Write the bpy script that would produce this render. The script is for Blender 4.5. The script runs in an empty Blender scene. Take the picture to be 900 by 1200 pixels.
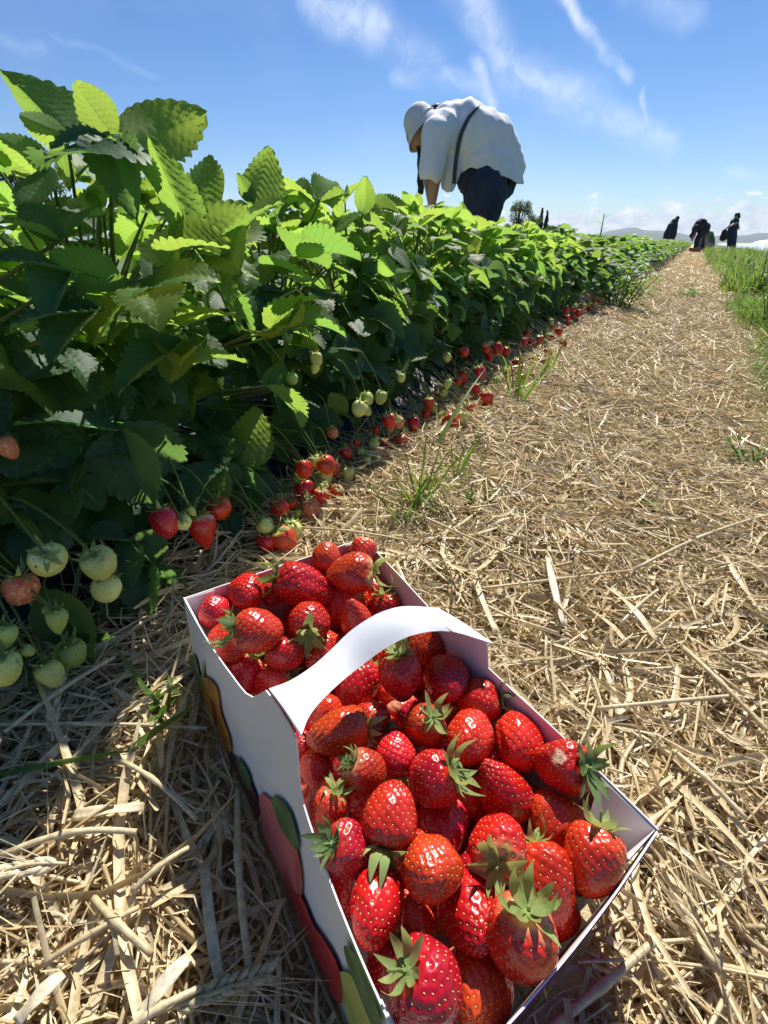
import bpy, bmesh, math, random
import numpy as np
from mathutils import Vector, Matrix, noise as mnoise

random.seed(7); RNG = np.random.default_rng(11)
scene = bpy.context.scene
COL = scene.collection
rad = math.radians

# ------------------------------------------------------------------ camera
CAM_H = 0.40; F_PX = 548.0; YAW = rad(30); PITCH = rad(30)
cd = bpy.data.cameras.new('camera'); cam = bpy.data.objects.new('camera', cd); COL.objects.link(cam)
cam.location = (0, 0, CAM_H); cam.rotation_euler = (math.pi/2 - PITCH, 0, YAW)
cd.sensor_fit = 'VERTICAL'; cd.sensor_height = 36; cd.sensor_width = 27
cd.lens = F_PX/1200*36; cd.clip_start = 0.01; cd.clip_end = 60000
scene.camera = cam

CO = np.array([0, 0, CAM_H])
CF = np.array([-math.sin(YAW)*math.cos(PITCH), math.cos(YAW)*math.cos(PITCH), -math.sin(PITCH)])
CR = np.array([math.cos(YAW), math.sin(YAW), 0]); CD = np.cross(CF, CR)
CH = np.array([-math.sin(YAW), math.cos(YAW), 0])
def ray(u, v): return CF + CR*(u-450)/F_PX + CD*(v-600)/F_PX
def px_r(u, v, r):            # point on the vertical plane x = r
    d = ray(u, v); return CO + d*(r/d[0])
def px_h(u, v, dist):         # point at a horizontal distance in front of the camera
    d = ray(u, v); return CO + d*(dist/(d@CH))
def axial(P): return float((np.asarray(P)-CO)@CF)

# ------------------------------------------------------------------ sky, sun, exposure
SUN_EL = rad(49); SUN_AZ = rad(-13)      # azimuth measured from +Y (row direction), negative = left
SDIR = Vector((math.sin(SUN_AZ)*math.cos(SUN_EL), math.cos(SUN_AZ)*math.cos(SUN_EL), math.sin(SUN_EL)))
sl = bpy.data.lights.new('sun', 'SUN'); so = bpy.data.objects.new('sun', sl); COL.objects.link(so)
sl.energy = 5.0; sl.angle = rad(0.53); sl.color = (1.0, 0.95, 0.86)
so.rotation_euler = SDIR.to_track_quat('Z', 'Y').to_euler()

world = bpy.data.worlds.new('World'); scene.world = world; world.use_nodes = True
wt = world.node_tree; wt.nodes.clear()
class NG:
    def __init__(s, t): s.t = t
    def node(s, ty, **kw):
        n = s.t.nodes.new(ty)
        for k, v in kw.items(): setattr(n, k, v)
        return n
    def put(s, sock, v):
        if hasattr(v, 'is_output'): s.t.links.new(v, sock)
        elif v is not None: sock.default_value = v
    def m(s, op, a, b=None, c=None, clamp=False):
        n = s.node('ShaderNodeMath', operation=op, use_clamp=clamp)
        s.put(n.inputs[0], a); s.put(n.inputs[1], b)
        if c is not None: s.put(n.inputs[2], c)
        return n.outputs[0]
    def mix(s, f, a, b, blend='MIX'):
        n = s.node('ShaderNodeMix', data_type='RGBA', blend_type=blend)
        s.put(n.inputs[0], f); s.put(n.inputs[6], a); s.put(n.inputs[7], b); return n.outputs[2]
    def noise(s, vec, scale, detail=3, rough=.5, dist=0):
        n = s.node('ShaderNodeTexNoise'); s.put(n.inputs['Vector'], vec); n.inputs['Scale'].default_value = scale
        n.inputs['Detail'].default_value = detail; n.inputs['Roughness'].default_value = rough; n.inputs['Distortion'].default_value = dist
        return n.outputs['Fac']
    def ss(s, x, lo, hi, a=0., b=1.):
        n = s.node('ShaderNodeMapRange', interpolation_type='SMOOTHSTEP'); s.put(n.inputs[0], x)
        for i, v in enumerate((lo, hi, a, b)): s.put(n.inputs[i+1], v)
        return n.outputs[0]
    def ramp(s, f, stops):
        n = s.node('ShaderNodeValToRGB'); s.put(n.inputs[0], f); e = n.color_ramp.elements
        while len(e) < len(stops): e.new(0.5)
        for i, (p, c) in enumerate(stops): e[i].position = p; e[i].color = (*c, 1)
        return n.outputs[0]
    def comb(s, x, y, z=0.):
        n = s.node('ShaderNodeCombineXYZ')
        for i, v in enumerate((x, y, z)): s.put(n.inputs[i], v)
        return n.outputs[0]

W = NG(wt)
world.cycles.sampling_method = 'MANUAL'; world.cycles.sample_map_resolution = 256
sky = W.node('ShaderNodeTexSky', sky_type='NISHITA'); sky.sun_disc = False
sky.sun_elevation = SUN_EL; sky.sun_rotation = SUN_AZ % (2*math.pi)
sky.air_density = 1.0; sky.dust_density = 0.15; sky.ozone_density = 3.0; sky.altitude = 1200
tc = W.node('ShaderNodeTexCoord'); sp = W.node('ShaderNodeSeparateXYZ'); wt.links.new(tc.outputs['Generated'], sp.inputs[0])
az = W.m('ARCTAN2', sp.outputs[0], sp.outputs[1]); el = W.m('ARCSINE', sp.outputs[2])
def ang(u, v):
    d = ray(u, v); d = d/np.linalg.norm(d); return math.atan2(d[0], d[1]), math.asin(d[2])
ae = W.comb(az, el)
n1 = W.m('SUBTRACT', W.noise(ae, 14, 2, .55), .5); n2 = W.m('SUBTRACT', W.noise(W.comb(el, az, 3.1), 14, 2, .55), .5)
azd = W.m('ADD', az, W.m('MULTIPLY', n1, .05)); eld = W.m('ADD', el, W.m('MULTIPLY', n2, .03))
fine = W.noise(W.comb(W.m('MULTIPLY', azd, 1.0), W.m('MULTIPLY', eld, 1.0), .4), 24, 5, .65, .3)
cir = None
for (p0, p1, w0, amt) in [((535,-30),(600,80),.040,.50), ((600,80),(690,120),.045,.50), ((690,120),(780,170),.026,.42),
                          ((640,-20),(690,35),.014,.75), ((690,35),(735,92),.013,.55), ((365,-10),(440,30),.045,.60),
                          ((440,30),(500,75),.04,.25), ((555,75),(575,115),.018,.5), ((465,85),(560,100),.02,.35),
                          ((752,112),(757,150),.009,.35), ((60,45),(180,85),.007,.10), ((0,45),(40,55),.014,.14), ((740,-20),(810,20),.03,.25),
                          ((860,200),(885,212),.012,.3)]:
    a0, e0 = ang(*p0); a1, e1 = ang(*p1); dx, dy = a1-a0, e1-e0; L2 = dx*dx+dy*dy
    qx = W.m('SUBTRACT', azd, a0); qy = W.m('SUBTRACT', eld, e0)
    t = W.m('DIVIDE', W.m('ADD', W.m('MULTIPLY', qx, dx), W.m('MULTIPLY', qy, dy)), L2, clamp=True)
    ddx = W.m('SUBTRACT', qx, W.m('MULTIPLY', t, dx)); ddy = W.m('SUBTRACT', qy, W.m('MULTIPLY', t, dy))
    dist = W.m('SQRT', W.m('ADD', W.m('MULTIPLY', ddx, ddx), W.m('MULTIPLY', ddy, ddy)))
    mk = W.m('MULTIPLY', W.ss(dist, w0, 0.), amt)
    cir = mk if cir is None else W.m('MAXIMUM', cir, mk)
cir = W.m('MULTIPLY', cir, W.ss(fine, .28, .72, .25, 1.0))
thin = W.m('MULTIPLY', W.ss(W.noise(W.comb(W.m('MULTIPLY', az, .6), el), 5, 3, .6), .45, .8), .10)
cir = W.m('ADD', cir, thin, clamp=True)
# cumulus bank low over the horizon
ae2 = W.comb(W.m('MULTIPLY', az, 1.0), W.m('MULTIPLY', el, 1.9))
cn = W.noise(ae2, 26, 5, .58); cb = W.noise(W.comb(az, 4.4), 5, 2, .5)
topE = W.m('ADD', W.m('MULTIPLY', cb, .05), .014)
dens = W.m('SUBTRACT', W.m('ADD', cn, W.m('MULTIPLY', W.m('SUBTRACT', topE, el), 6.0)), .42)
cum = W.m('MULTIPLY', W.ss(dens, .02, .10), W.m('MULTIPLY', W.ss(el, .000, .014), .95))
cshade = W.ss(W.noise(ae2, 40, 3, .6), .3, .7)
skyc = W.node('ShaderNodeHueSaturation'); wt.links.new(sky.outputs[0], skyc.inputs['Color'])
skyc.inputs['Hue'].default_value = .507; skyc.inputs['Saturation'].default_value = 1.26; skyc.inputs['Value'].default_value = .64
c1 = W.mix(cir, skyc.outputs[0], (5.6, 6.1, 6.9, 1))
ccol = W.mix(cshade, (4.2, 4.9, 6.0, 1), (7.0, 7.1, 7.4, 1))
c2 = W.mix(cum, c1, ccol)
bg = W.node('ShaderNodeBackground'); wt.links.new(c2, bg.inputs[0]); bg.inputs[1].default_value = 0.13
wo = W.node('ShaderNodeOutputWorld'); wt.links.new(bg.outputs[0], wo.inputs[0])

vs = scene.view_settings; vs.view_transform = 'Standard'; vs.look = 'None'; vs.exposure = 0.52; vs.gamma = 1; vs.use_curve_mapping = False
scene.render.engine = 'CYCLES'
scene.cycles.max_bounces = 9; scene.cycles.transmission_bounces = 7; scene.cycles.diffuse_bounces = 7; scene.cycles.glossy_bounces = 2
scene.cycles.sample_clamp_indirect = 6; scene.cycles.caustics_reflective = False; scene.cycles.caustics_refractive = False

# ------------------------------------------------------------------ helpers
def mesh_obj(name, V, Fc, mat=None, parent=None, smooth=True, loc=None):
    me = bpy.data.meshes.new(name); me.from_pydata([tuple(map(float, v)) for v in V], [], [tuple(f) for f in Fc])
    return me_obj(name, me, mat, parent, smooth, loc)
def me_obj(name, me, mat=None, parent=None, smooth=None, loc=None):
    if mat is not None and not me.materials: me.materials.append(mat)
    if smooth is not None:
        me.polygons.foreach_set('use_smooth', [smooth]*len(me.polygons))
    o = bpy.data.objects.new(name, me); COL.objects.link(o)
    if parent is not None: o.parent = parent
    if loc is not None: o.location = loc
    return o
def empty(name, loc):
    o = bpy.data.objects.new(name, None); COL.objects.link(o); o.location = loc; o.empty_display_size = .02; return o
def tag(o, label=None, cat=None, group=None, kind=None):
    if label: o['label'] = label
    if cat: o['category'] = cat
    if group: o['group'] = group
    if kind: o['kind'] = kind
    return o
def np_mesh(name, V, quads, mat, attr=None, smooth=False):
    """V (n,3) float, quads (m,4) int; attr = per-vertex float"""
    me = bpy.data.meshes.new(name); n = len(V); m = len(quads); k = quads.shape[1]
    me.vertices.add(n); me.vertices.foreach_set('co', np.ascontiguousarray(V, dtype=np.float32).ravel())
    me.loops.add(m*k); me.loops.foreach_set('vertex_index', np.ascontiguousarray(quads, dtype=np.int32).ravel())
    me.polygons.add(m); me.polygons.foreach_set('loop_start', np.arange(0, m*k, k, dtype=np.int32))
    me.polygons.foreach_set('loop_total', np.full(m, k, dtype=np.int32))
    if smooth: me.polygons.foreach_set('use_smooth', np.ones(m, dtype=bool))
    if attr is not None:
        a = me.attributes.new('tone', 'FLOAT', 'POINT'); a.data.foreach_set('value', np.ascontiguousarray(attr, dtype=np.float32))
    me.update(calc_edges=True); me.validate()
    me.materials.append(mat); return me
def nrm(v): v = np.asarray(v, float); return v/max(1e-9, np.linalg.norm(v))
def frame(x, nh):
    """rotation whose +Y runs along x and whose +Z is as near nh as possible"""
    y = nrm(x); z = np.asarray(nh, float); z = z - y*(z@y)
    if np.linalg.norm(z) < 1e-4: z = np.cross(y, [1, .3, .2])
    z = nrm(z); xx = np.cross(y, z)
    return Matrix(((xx[0], y[0], z[0]), (xx[1], y[1], z[1]), (xx[2], y[2], z[2])))
def xf(loc, rot3, sc=(1, 1, 1)):
    return Matrix.Translation(Vector([float(c) for c in loc])) @ rot3.to_4x4() @ Matrix.Diagonal((*[float(s) for s in sc], 1))
def tube_geo(pts, radii, seg=6, cap=True):
    pts = np.asarray(pts, float); n = len(pts); V = []; Fc = []
    radii = np.full(n, radii) if np.isscalar(radii) else np.asarray(radii, float)
    T = np.gradient(pts, axis=0); ref = np.array([.31, .22, .92]); 
    for i in range(n):
        t = nrm(T[i]); a = np.cross(t, ref)
        if np.linalg.norm(a) < .15: a = np.cross(t, [1, 0, 0.1])
        a = nrm(a); b = np.cross(t, a)
        for k in range(seg):
            th = 2*math.pi*k/seg; V.append(pts[i] + radii[i]*(math.cos(th)*a + math.sin(th)*b))
    for i in range(n-1):
        for k in range(seg):
            k2 = (k+1) % seg; Fc.append((i*seg+k, i*seg+k2, (i+1)*seg+k2, (i+1)*seg+k))
    if cap: Fc.append(tuple(range(seg))[::-1]); Fc.append(tuple((n-1)*seg+k for k in range(seg)))
    return V, Fc
def join_geo(parts):
    V = []; Fc = []
    for v, f in parts:
        o = len(V); V.extend(v); Fc.extend(tuple(i+o for i in ff) for ff in f)
    return V, Fc
def curve_pts(pts, n=10):
    """Catmull-Rom through the points"""
    P = [np.asarray(p, float) for p in pts]; P = [2*P[0]-P[1]] + P + [2*P[-1]-P[-2]]; out = []
    m = len(P)-3
    for j in range(n+1):
        x = j/n*m; i = min(int(x), m-1); t = x-i; p0, p1, p2, p3 = P[i:i+4]
        out.append(.5*((2*p1)+(p2-p0)*t+(2*p0-5*p1+4*p2-p3)*t*t+(3*p1-p0-3*p2+p3)*t**3))
    return np.array(out)
def fbm(x, y, z=0, s=1): return mnoise.noise((x*s, y*s, z*s))
def sstep(a, b, x):
    t = np.clip((x-a)/(b-a), 0, 1); return t*t*(3-2*t)

# ------------------------------------------------------------------ materials
def newmat(name):
    m = bpy.data.materials.new(name); m.use_nodes = True; t = m.node_tree; g = NG(t)
    return m, g, t.nodes['Principled BSDF'], t.nodes['Material Output']
def pmat(name, col, col2=None, rough=.6, scale=20, bump=0, bscale=200, spec=.5, metallic=0, coord='Object', var=.0):
    m, g, b, o = newmat(name); tcn = g.node('ShaderNodeTexCoord').outputs[coord]
    col2 = col2 or tuple(c*.75 for c in col)
    f = g.ss(g.noise(tcn, scale, 4, .6), .3, .7); c = g.mix(f, (*col, 1), (*col2, 1))
    if var:
        oi = g.node('ShaderNodeObjectInfo'); hs = g.node('ShaderNodeHueSaturation'); g.put(hs.inputs['Color'], c)
        g.put(hs.inputs['Value'], g.m('ADD', 1-var/2, g.m('MULTIPLY', oi.outputs['Random'], var))); c = hs.outputs[0]
    g.put(b.inputs['Base Color'], c); b.inputs['Roughness'].default_value = rough; b.inputs['Metallic'].default_value = metallic
    b.inputs['Specular IOR Level'].default_value = spec
    if bump:
        bn = g.node('ShaderNodeBump'); bn.inputs['Strength'].default_value = bump; bn.inputs['Distance'].default_value = .002
        g.put(bn.inputs['Height'], g.noise(tcn, bscale, 3, .6)); g.put(b.inputs['Normal'], bn.outputs[0])
    return m
def leaf_mat(name, top, trans, fac=.45, rough=.42, veins=True, hue=.03, val=.35, under=None):
    m, g, b, o = newmat(name); oi = g.node('ShaderNodeObjectInfo'); rnd = oi.outputs['Random']
    hs = g.node('ShaderNodeHueSaturation'); g.put(hs.inputs['Hue'], g.m('ADD', .5-hue/2, g.m('MULTIPLY', rnd, hue)))
    g.put(hs.inputs['Value'], g.m('ADD', 1-val/2, g.m('MULTIPLY', g.m('FRACT', g.m('MULTIPLY', rnd, 7.3)), val)))
    tcn = g.node('ShaderNodeTexCoord'); mot = g.noise(tcn.outputs['Object'], 9, 3, .6)
    c = g.mix(g.ss(mot, .3, .7), (*top, 1), (*[x*.72 for x in top], 1))
    tr = (*trans, 1)
    blem = g.m('MULTIPLY', g.ss(mot, .60, .68), g.ss(g.m('FRACT', g.m('MULTIPLY', rnd, 3.7)), .88, .99)) if veins else None
    if veins:
        uv = g.node('ShaderNodeSeparateXYZ'); g.put(uv.inputs[0], tcn.outputs['UV'])
        au = g.m('ABSOLUTE', uv.outputs[0])
        ph = g.m('FRACT', g.m('MULTIPLY', g.m('SUBTRACT', uv.outputs[1], g.m('MULTIPLY', au, .30)), 9.0))
        vl = g.ss(g.m('ABSOLUTE', g.m('SUBTRACT', ph, .5)), .12, .02)
        mid = g.ss(au, .07, .015); vein = g.m('MAXIMUM', g.m('MULTIPLY', vl, .75), mid)
        c = g.mix(g.m('MULTIPLY', vein, .65), c, (*[min(1, x*1.9+.03) for x in top], 1))
        tr = g.mix(g.m('MULTIPLY', vein, .55), tr, (*[x*.55 for x in trans], 1))
    if blem is not None: c = g.mix(g.m('MULTIPLY', blem, .75), c, (.20, .10, .035, 1)); tr = g.mix(g.m('MULTIPLY', blem, .6), tr, (.30, .16, .04, 1))
    geo = g.node('ShaderNodeNewGeometry')
    und = under or tuple(x*1.35+.02 for x in top)
    c = g.mix(g.m('MULTIPLY', geo.outputs['Backfacing'], .75), c, (*und, 1))
    g.put(hs.inputs['Color'], c); g.put(b.inputs['Base Color'], hs.outputs[0])
    g.put(b.inputs['Roughness'], g.m('ADD', rough, g.m('MULTIPLY', geo.outputs['Backfacing'], .3)))
    b.inputs['Specular IOR Level'].default_value = .22
    hs2 = g.node('ShaderNodeHueSaturation'); g.put(hs2.inputs['Color'], tr); g.put(hs2.inputs['Hue'], g.m('ADD', .5-hue/2, g.m('MULTIPLY', rnd, hue)))
    ts = g.node('ShaderNodeBsdfTranslucent'); g.put(ts.inputs[0], hs2.outputs[0])
    mx = g.node('ShaderNodeMixShader'); mx.inputs[0].default_value = fac
    g.put(mx.inputs[1], b.outputs[0]); g.put(mx.inputs[2], ts.outputs[0]); g.put(o.inputs[0], mx.outputs[0])
    return m
M = {}
M['leaf'] = leaf_mat('strawberry_leaf', (.060, .125, .042), (.38, .62, .09), .5, .52)
M['leaf_young'] = leaf_mat('strawberry_leaf_young_lit', (.10, .18, .04), (.49, .72, .10), .54, .50)  # young leaves, with the glow of backlit ones worked into the colour
M['leaf_dark'] = leaf_mat('strawberry_leaf_shaded', (.048, .112, .054), (.26, .47, .10), .42, .52)  # shade of low and hidden leaves put into a darker, bluish colour
M['petiole'] = leaf_mat('leaf_stalk', (.16, .22, .06), (.35, .42, .08), .25, .55, veins=False)
M['sepal'] = leaf_mat('sepal', (.30, .40, .13), (.55, .62, .18), .35, .55, veins=False, val=.3)
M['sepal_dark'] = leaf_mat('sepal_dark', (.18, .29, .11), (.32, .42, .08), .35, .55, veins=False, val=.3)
M['grass'] = leaf_mat('grass', (.085, .17, .035), (.30, .46, .06), .42, .45, veins=False)
M['weed'] = leaf_mat('weed_leaf', (.09, .19, .035), (.33, .50, .06), .42, .45, veins=False)
M['card'] = pmat('white_card', (.80, .80, .80), (.76, .76, .77), .45, 30, .05, 400)
M['card_in'] = pmat('white_card_inner', (.80, .78, .77), (.75, .72, .71), .6, 25, .08, 400)
M['soil'] = pmat('soil', (.060, .042, .028), (.030, .022, .016), .9, 35, .6, 120)
M['film'] = pmat('mulch_film', (.010, .022, .07), (.005, .008, .014), .55, 12, .4, 40)
M['seed'] = pmat('berry_seed', (.78, .56, .16), (.62, .40, .10), .35, 60)
M['seed_brown'] = pmat('unripe_seed', (.16, .09, .025), (.12, .065, .02), .5, 60)

def berry_mat(name, c_main, c_dark, c_pale, pale_amt, rough=.17, sss=.12, mottle=0.):
    m, g, b, o = newmat(name); tcn = g.node('ShaderNodeTexCoord'); oc = tcn.outputs['Object']
    s = g.node('ShaderNodeSeparateXYZ'); g.put(s.inputs[0], oc); oi = g.node('ShaderNodeObjectInfo'); r = oi.outputs['Random']
    n = g.noise(oc, 1.6, 3, .6); c = g.mix(g.ss(n, .3, .7), (*c_main, 1), (*c_dark, 1))
    # pale shoulder under the sepals, more on some berries
    sh = g.ss(g.m('ADD', s.outputs[2], g.m('MULTIPLY', g.m('SUBTRACT', n, .5), .8)), .72, 1.05)
    sh = g.m('MULTIPLY', sh, g.m('MULTIPLY', g.ss(r, .2, .9), pale_amt))
    c = g.mix(sh, c, (*c_pale, 1))
    if mottle:
        c = g.mix(g.m('MULTIPLY', g.ss(g.noise(oc, 3, 4, .7), .45, .7), mottle), c, (*c_pale, 1))
    hs = g.node('ShaderNodeHueSaturation'); g.put(hs.inputs['Color'], c)
    g.put(hs.inputs['Hue'], g.m('ADD', .492, g.m('MULTIPLY', g.m('FRACT', g.m('MULTIPLY', r, 5.7)), .018)))
    g.put(hs.inputs['Value'], g.m('ADD', .82, g.m('MULTIPLY', g.m('FRACT', g.m('MULTIPLY', r, 3.1)), .36)))
    g.put(b.inputs['Base Color'], hs.outputs[0])
    g.put(b.inputs['Roughness'], g.m('ADD', rough, g.m('MULTIPLY', g.noise(oc, 5, 3, .6), .14)))
    b.inputs['Specular IOR Level'].default_value = .55
    bn = g.node('ShaderNodeBump'); bn.inputs['Strength'].default_value = .06; bn.inputs['Distance'].default_value = .02
    g.put(bn.inputs['Height'], g.noise(oc, 14, 4, .6)); g.put(b.inputs['Normal'], bn.outputs[0])
    return m
M['ripe'] = berry_mat('ripe_strawberry', (.60, .018, .010), (.42, .007, .007), (.75, .42, .22), .9)
M['ripe_orange'] = berry_mat('ripe_strawberry_orange', (.62, .040, .012), (.48, .016, .010), (.80, .45, .20), .9)
M['turning'] = berry_mat('turning_strawberry', (.62, .16, .07), (.55, .07, .04), (.66, .60, .25), 1.0, .4, .08, .8)
M['unripe'] = berry_mat('unripe_strawberry', (.64, .64, .20), (.54, .58, .15), (.74, .70, .34), .6, .45, .08)
M['green'] = berry_mat('green_strawberry', (.42, .50, .12), (.34, .44, .09), (.45, .52, .2), .5, .5, .05)

def straw_mat():
    m, g, b, o = newmat('straw'); at = g.node('ShaderNodeAttribute'); at.attribute_name = 'tone'
    c = g.ramp(at.outputs['Fac'], [(0, (.24, .17, .09)), (.18, (.50, .375, .195)), (.45, (.69, .545, .30)), (.72, (.79, .65, .395)), (.92, (.86, .74, .49)), (1, (.88, .81, .63))])
    tcn = g.node('ShaderNodeTexCoord'); n = g.noise(tcn.outputs['Object'], 220, 2, .65)
    c = g.mix(g.ss(n, .35, .75), c, g.mix(.5, c, (.30, .21, .10, 1)))
    g.put(b.inputs['Base Color'], c); b.inputs['Roughness'].default_value = .42; b.inputs['Specular IOR Level'].default_value = .5
    ts = g.node('ShaderNodeBsdfTranslucent'); g.put(ts.inputs[0], c); mx = g.node('ShaderNodeMixShader'); mx.inputs[0].default_value = .22
    g.put(mx.inputs[1], b.outputs[0]); g.put(mx.inputs[2], ts.outputs[0]); g.put(o.inputs[0], mx.outputs[0]); return m
M['straw'] = straw_mat()

# ------------------------------------------------------------------ ground
def ground_z(r, s):
    r = np.asarray(r, float); s = np.asarray(s, float)
    z = np.where(r < .05, -.115*(np.maximum(r, -.45)-.05), 0.)
    z = z + .085*sstep(-.45, -.66, r) - .145*sstep(-.93, -1.18, r)
    z = z + .03*sstep(.36, .6, r)
    return z - .012
def px_g(u, v, up=0.):        # point on the ground, `up` metres above it
    P = CO + ray(u, v)*(CAM_H/-ray(u, v)[2])
    for _ in range(25):
        d = ray(u, v); zt = float(ground_z(P[0], P[1])) + up; P = P*.5 + .5*(CO + d*((zt-CAM_H)/d[2]))
    return P
def ground_mat():
    m, g, b, o = newmat('ground'); geo = g.node('ShaderNodeNewGeometry'); s = g.node('ShaderNodeSeparateXYZ'); g.put(s.inputs[0], geo.outputs['Position'])
    x = g.m('ADD', s.outputs[0], g.m('MULTIPLY', g.m('SUBTRACT', g.noise(geo.outputs['Position'], 6, 3, .6), .5), .12))
    st = g.ramp(g.noise(g.comb(s.outputs[0], g.m('MULTIPLY', s.outputs[1], .7)), 70, 6, .75), [(.3, (.34, .26, .14)), (.5, (.62, .50, .28)), (.68, (.78, .66, .42))])
    gr = g.ramp(g.noise(geo.outputs['Position'], 3, 8, .7), [(.3, (.05, .09, .025)), (.7, (.10, .16, .04))])
    soil = g.ramp(g.noise(geo.outputs['Position'], 40, 5, .7), [(.3, (.02, .015, .01)), (.7, (.07, .05, .03))])
    c = g.mix(g.ss(x, .30, .42), st, gr); c = g.mix(g.ss(x, -.38, -.46), c, soil); c = g.mix(g.ss(x, -1.1, -1.25), c, st); c = g.mix(g.ss(x, -1.75, -1.9), c, gr)
    g.put(b.inputs['Base Color'], c); b.inputs['Roughness'].default_value = .85
    bn = g.node('ShaderNodeBump'); bn.inputs['Strength'].default_value = .7; bn.inputs['Distance'].default_value = .01
    g.put(bn.inputs['Height'], g.noise(geo.outputs['Position'], 90, 5, .7)); g.put(b.inputs['Normal'], bn.outputs[0]); return m
xs = np.unique(np.concatenate([np.array([-9000, -2000, -300, -60, -12, -4, -2, -1.5]), np.arange(-1.3, 1.0, .05), np.array([1.2, 1.6, 2.5, 4, 12, 60, 300, 2000, 9000])]))
ys = np.unique(np.concatenate([np.array([-9000, -500, -40, -5]), np.arange(-1, 3, .1), np.arange(3, 12, .5), np.array([14, 18, 25, 40, 80, 200, 600, 2000, 5000, 9000])]))
GX, GY = np.meshgrid(xs, ys, indexing='ij'); GZ = ground_z(GX, GY)
nearm = (np.abs(GX) < 1.3) & (GY < 12) & (GY > -1)
GZ = GZ + np.where(nearm, .008*np.sin(GX*17+GY*5)*np.sin(GY*9-GX*6), 0)
ny = len(ys); idx = np.arange(len(xs)*ny).reshape(len(xs), ny)
Q = np.stack([idx[:-1, :-1], idx[1:, :-1], idx[1:, 1:], idx[:-1, 1:]], -1).reshape(-1, 4)
g_me = np_mesh('ground', np.stack([GX, GY, GZ], -1).reshape(-1, 3), Q, ground_mat(), smooth=True)
tag(me_obj('ground', g_me), kind='structure')
# dark blue mulch film on the flank of the bed, wrinkled
fx = np.linspace(-.98, -.47, 14); fy = np.linspace(-.6, 14, 180); FX, FY = np.meshgrid(fx, fy, indexing='ij')
FZ = ground_z(FX, FY) + .012 + .008*np.sin(FX*50+FY*11+np.sin(FY*7)*2)*np.sin(FY*23+FX*15)
FXx = FX + np.where(FX > -.5, .015*np.sin(FY*6)+.01*np.sin(FY*17), 0)
idx = np.arange(len(fx)*len(fy)).reshape(len(fx), len(fy)); Q = np.stack([idx[:-1, :-1], idx[1:, :-1], idx[1:, 1:], idx[:-1, 1:]], -1).reshape(-1, 4)
tag(me_obj('bed_film', np_mesh('bed_film', np.stack([FXx, FY, FZ], -1).reshape(-1, 3), Q, M['film'], smooth=True)), kind='structure')

# ------------------------------------------------------------------ the carton's own frame
d1 = nrm(ray(1290, 342)); d2 = ray(-49, 172); d2 = nrm(d2 - d1*(d2@d1)); BN = np.cross(d1, d2); BW = d1; BL = -d2
RIM_D = .28
def px_rim(u, v, h=0.):
    d = ray(u, v); return CO + d*(-(RIM_D-h)/(d@BN))
BA = px_rim(215, 700); BOXW = .172; BOXL = .309; BOXH = .100
def B(w, l, h): return BA + BW*w + BL*l + BN*h
def box_coords(P): q = np.asarray(P)-BA; return q@BW, q@BL, q@BN
def px_w(u, v, w):
    d = ray(u, v); P = CO + d*(((B(w, 0, 0)-CO)@BW)/(d@BW)); return box_coords(P)
def px_l(u, v, l):
    d = ray(u, v); P = CO + d*(((B(0, l, 0)-CO)@BL)/(d@BL)); return box_coords(P)

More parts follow.
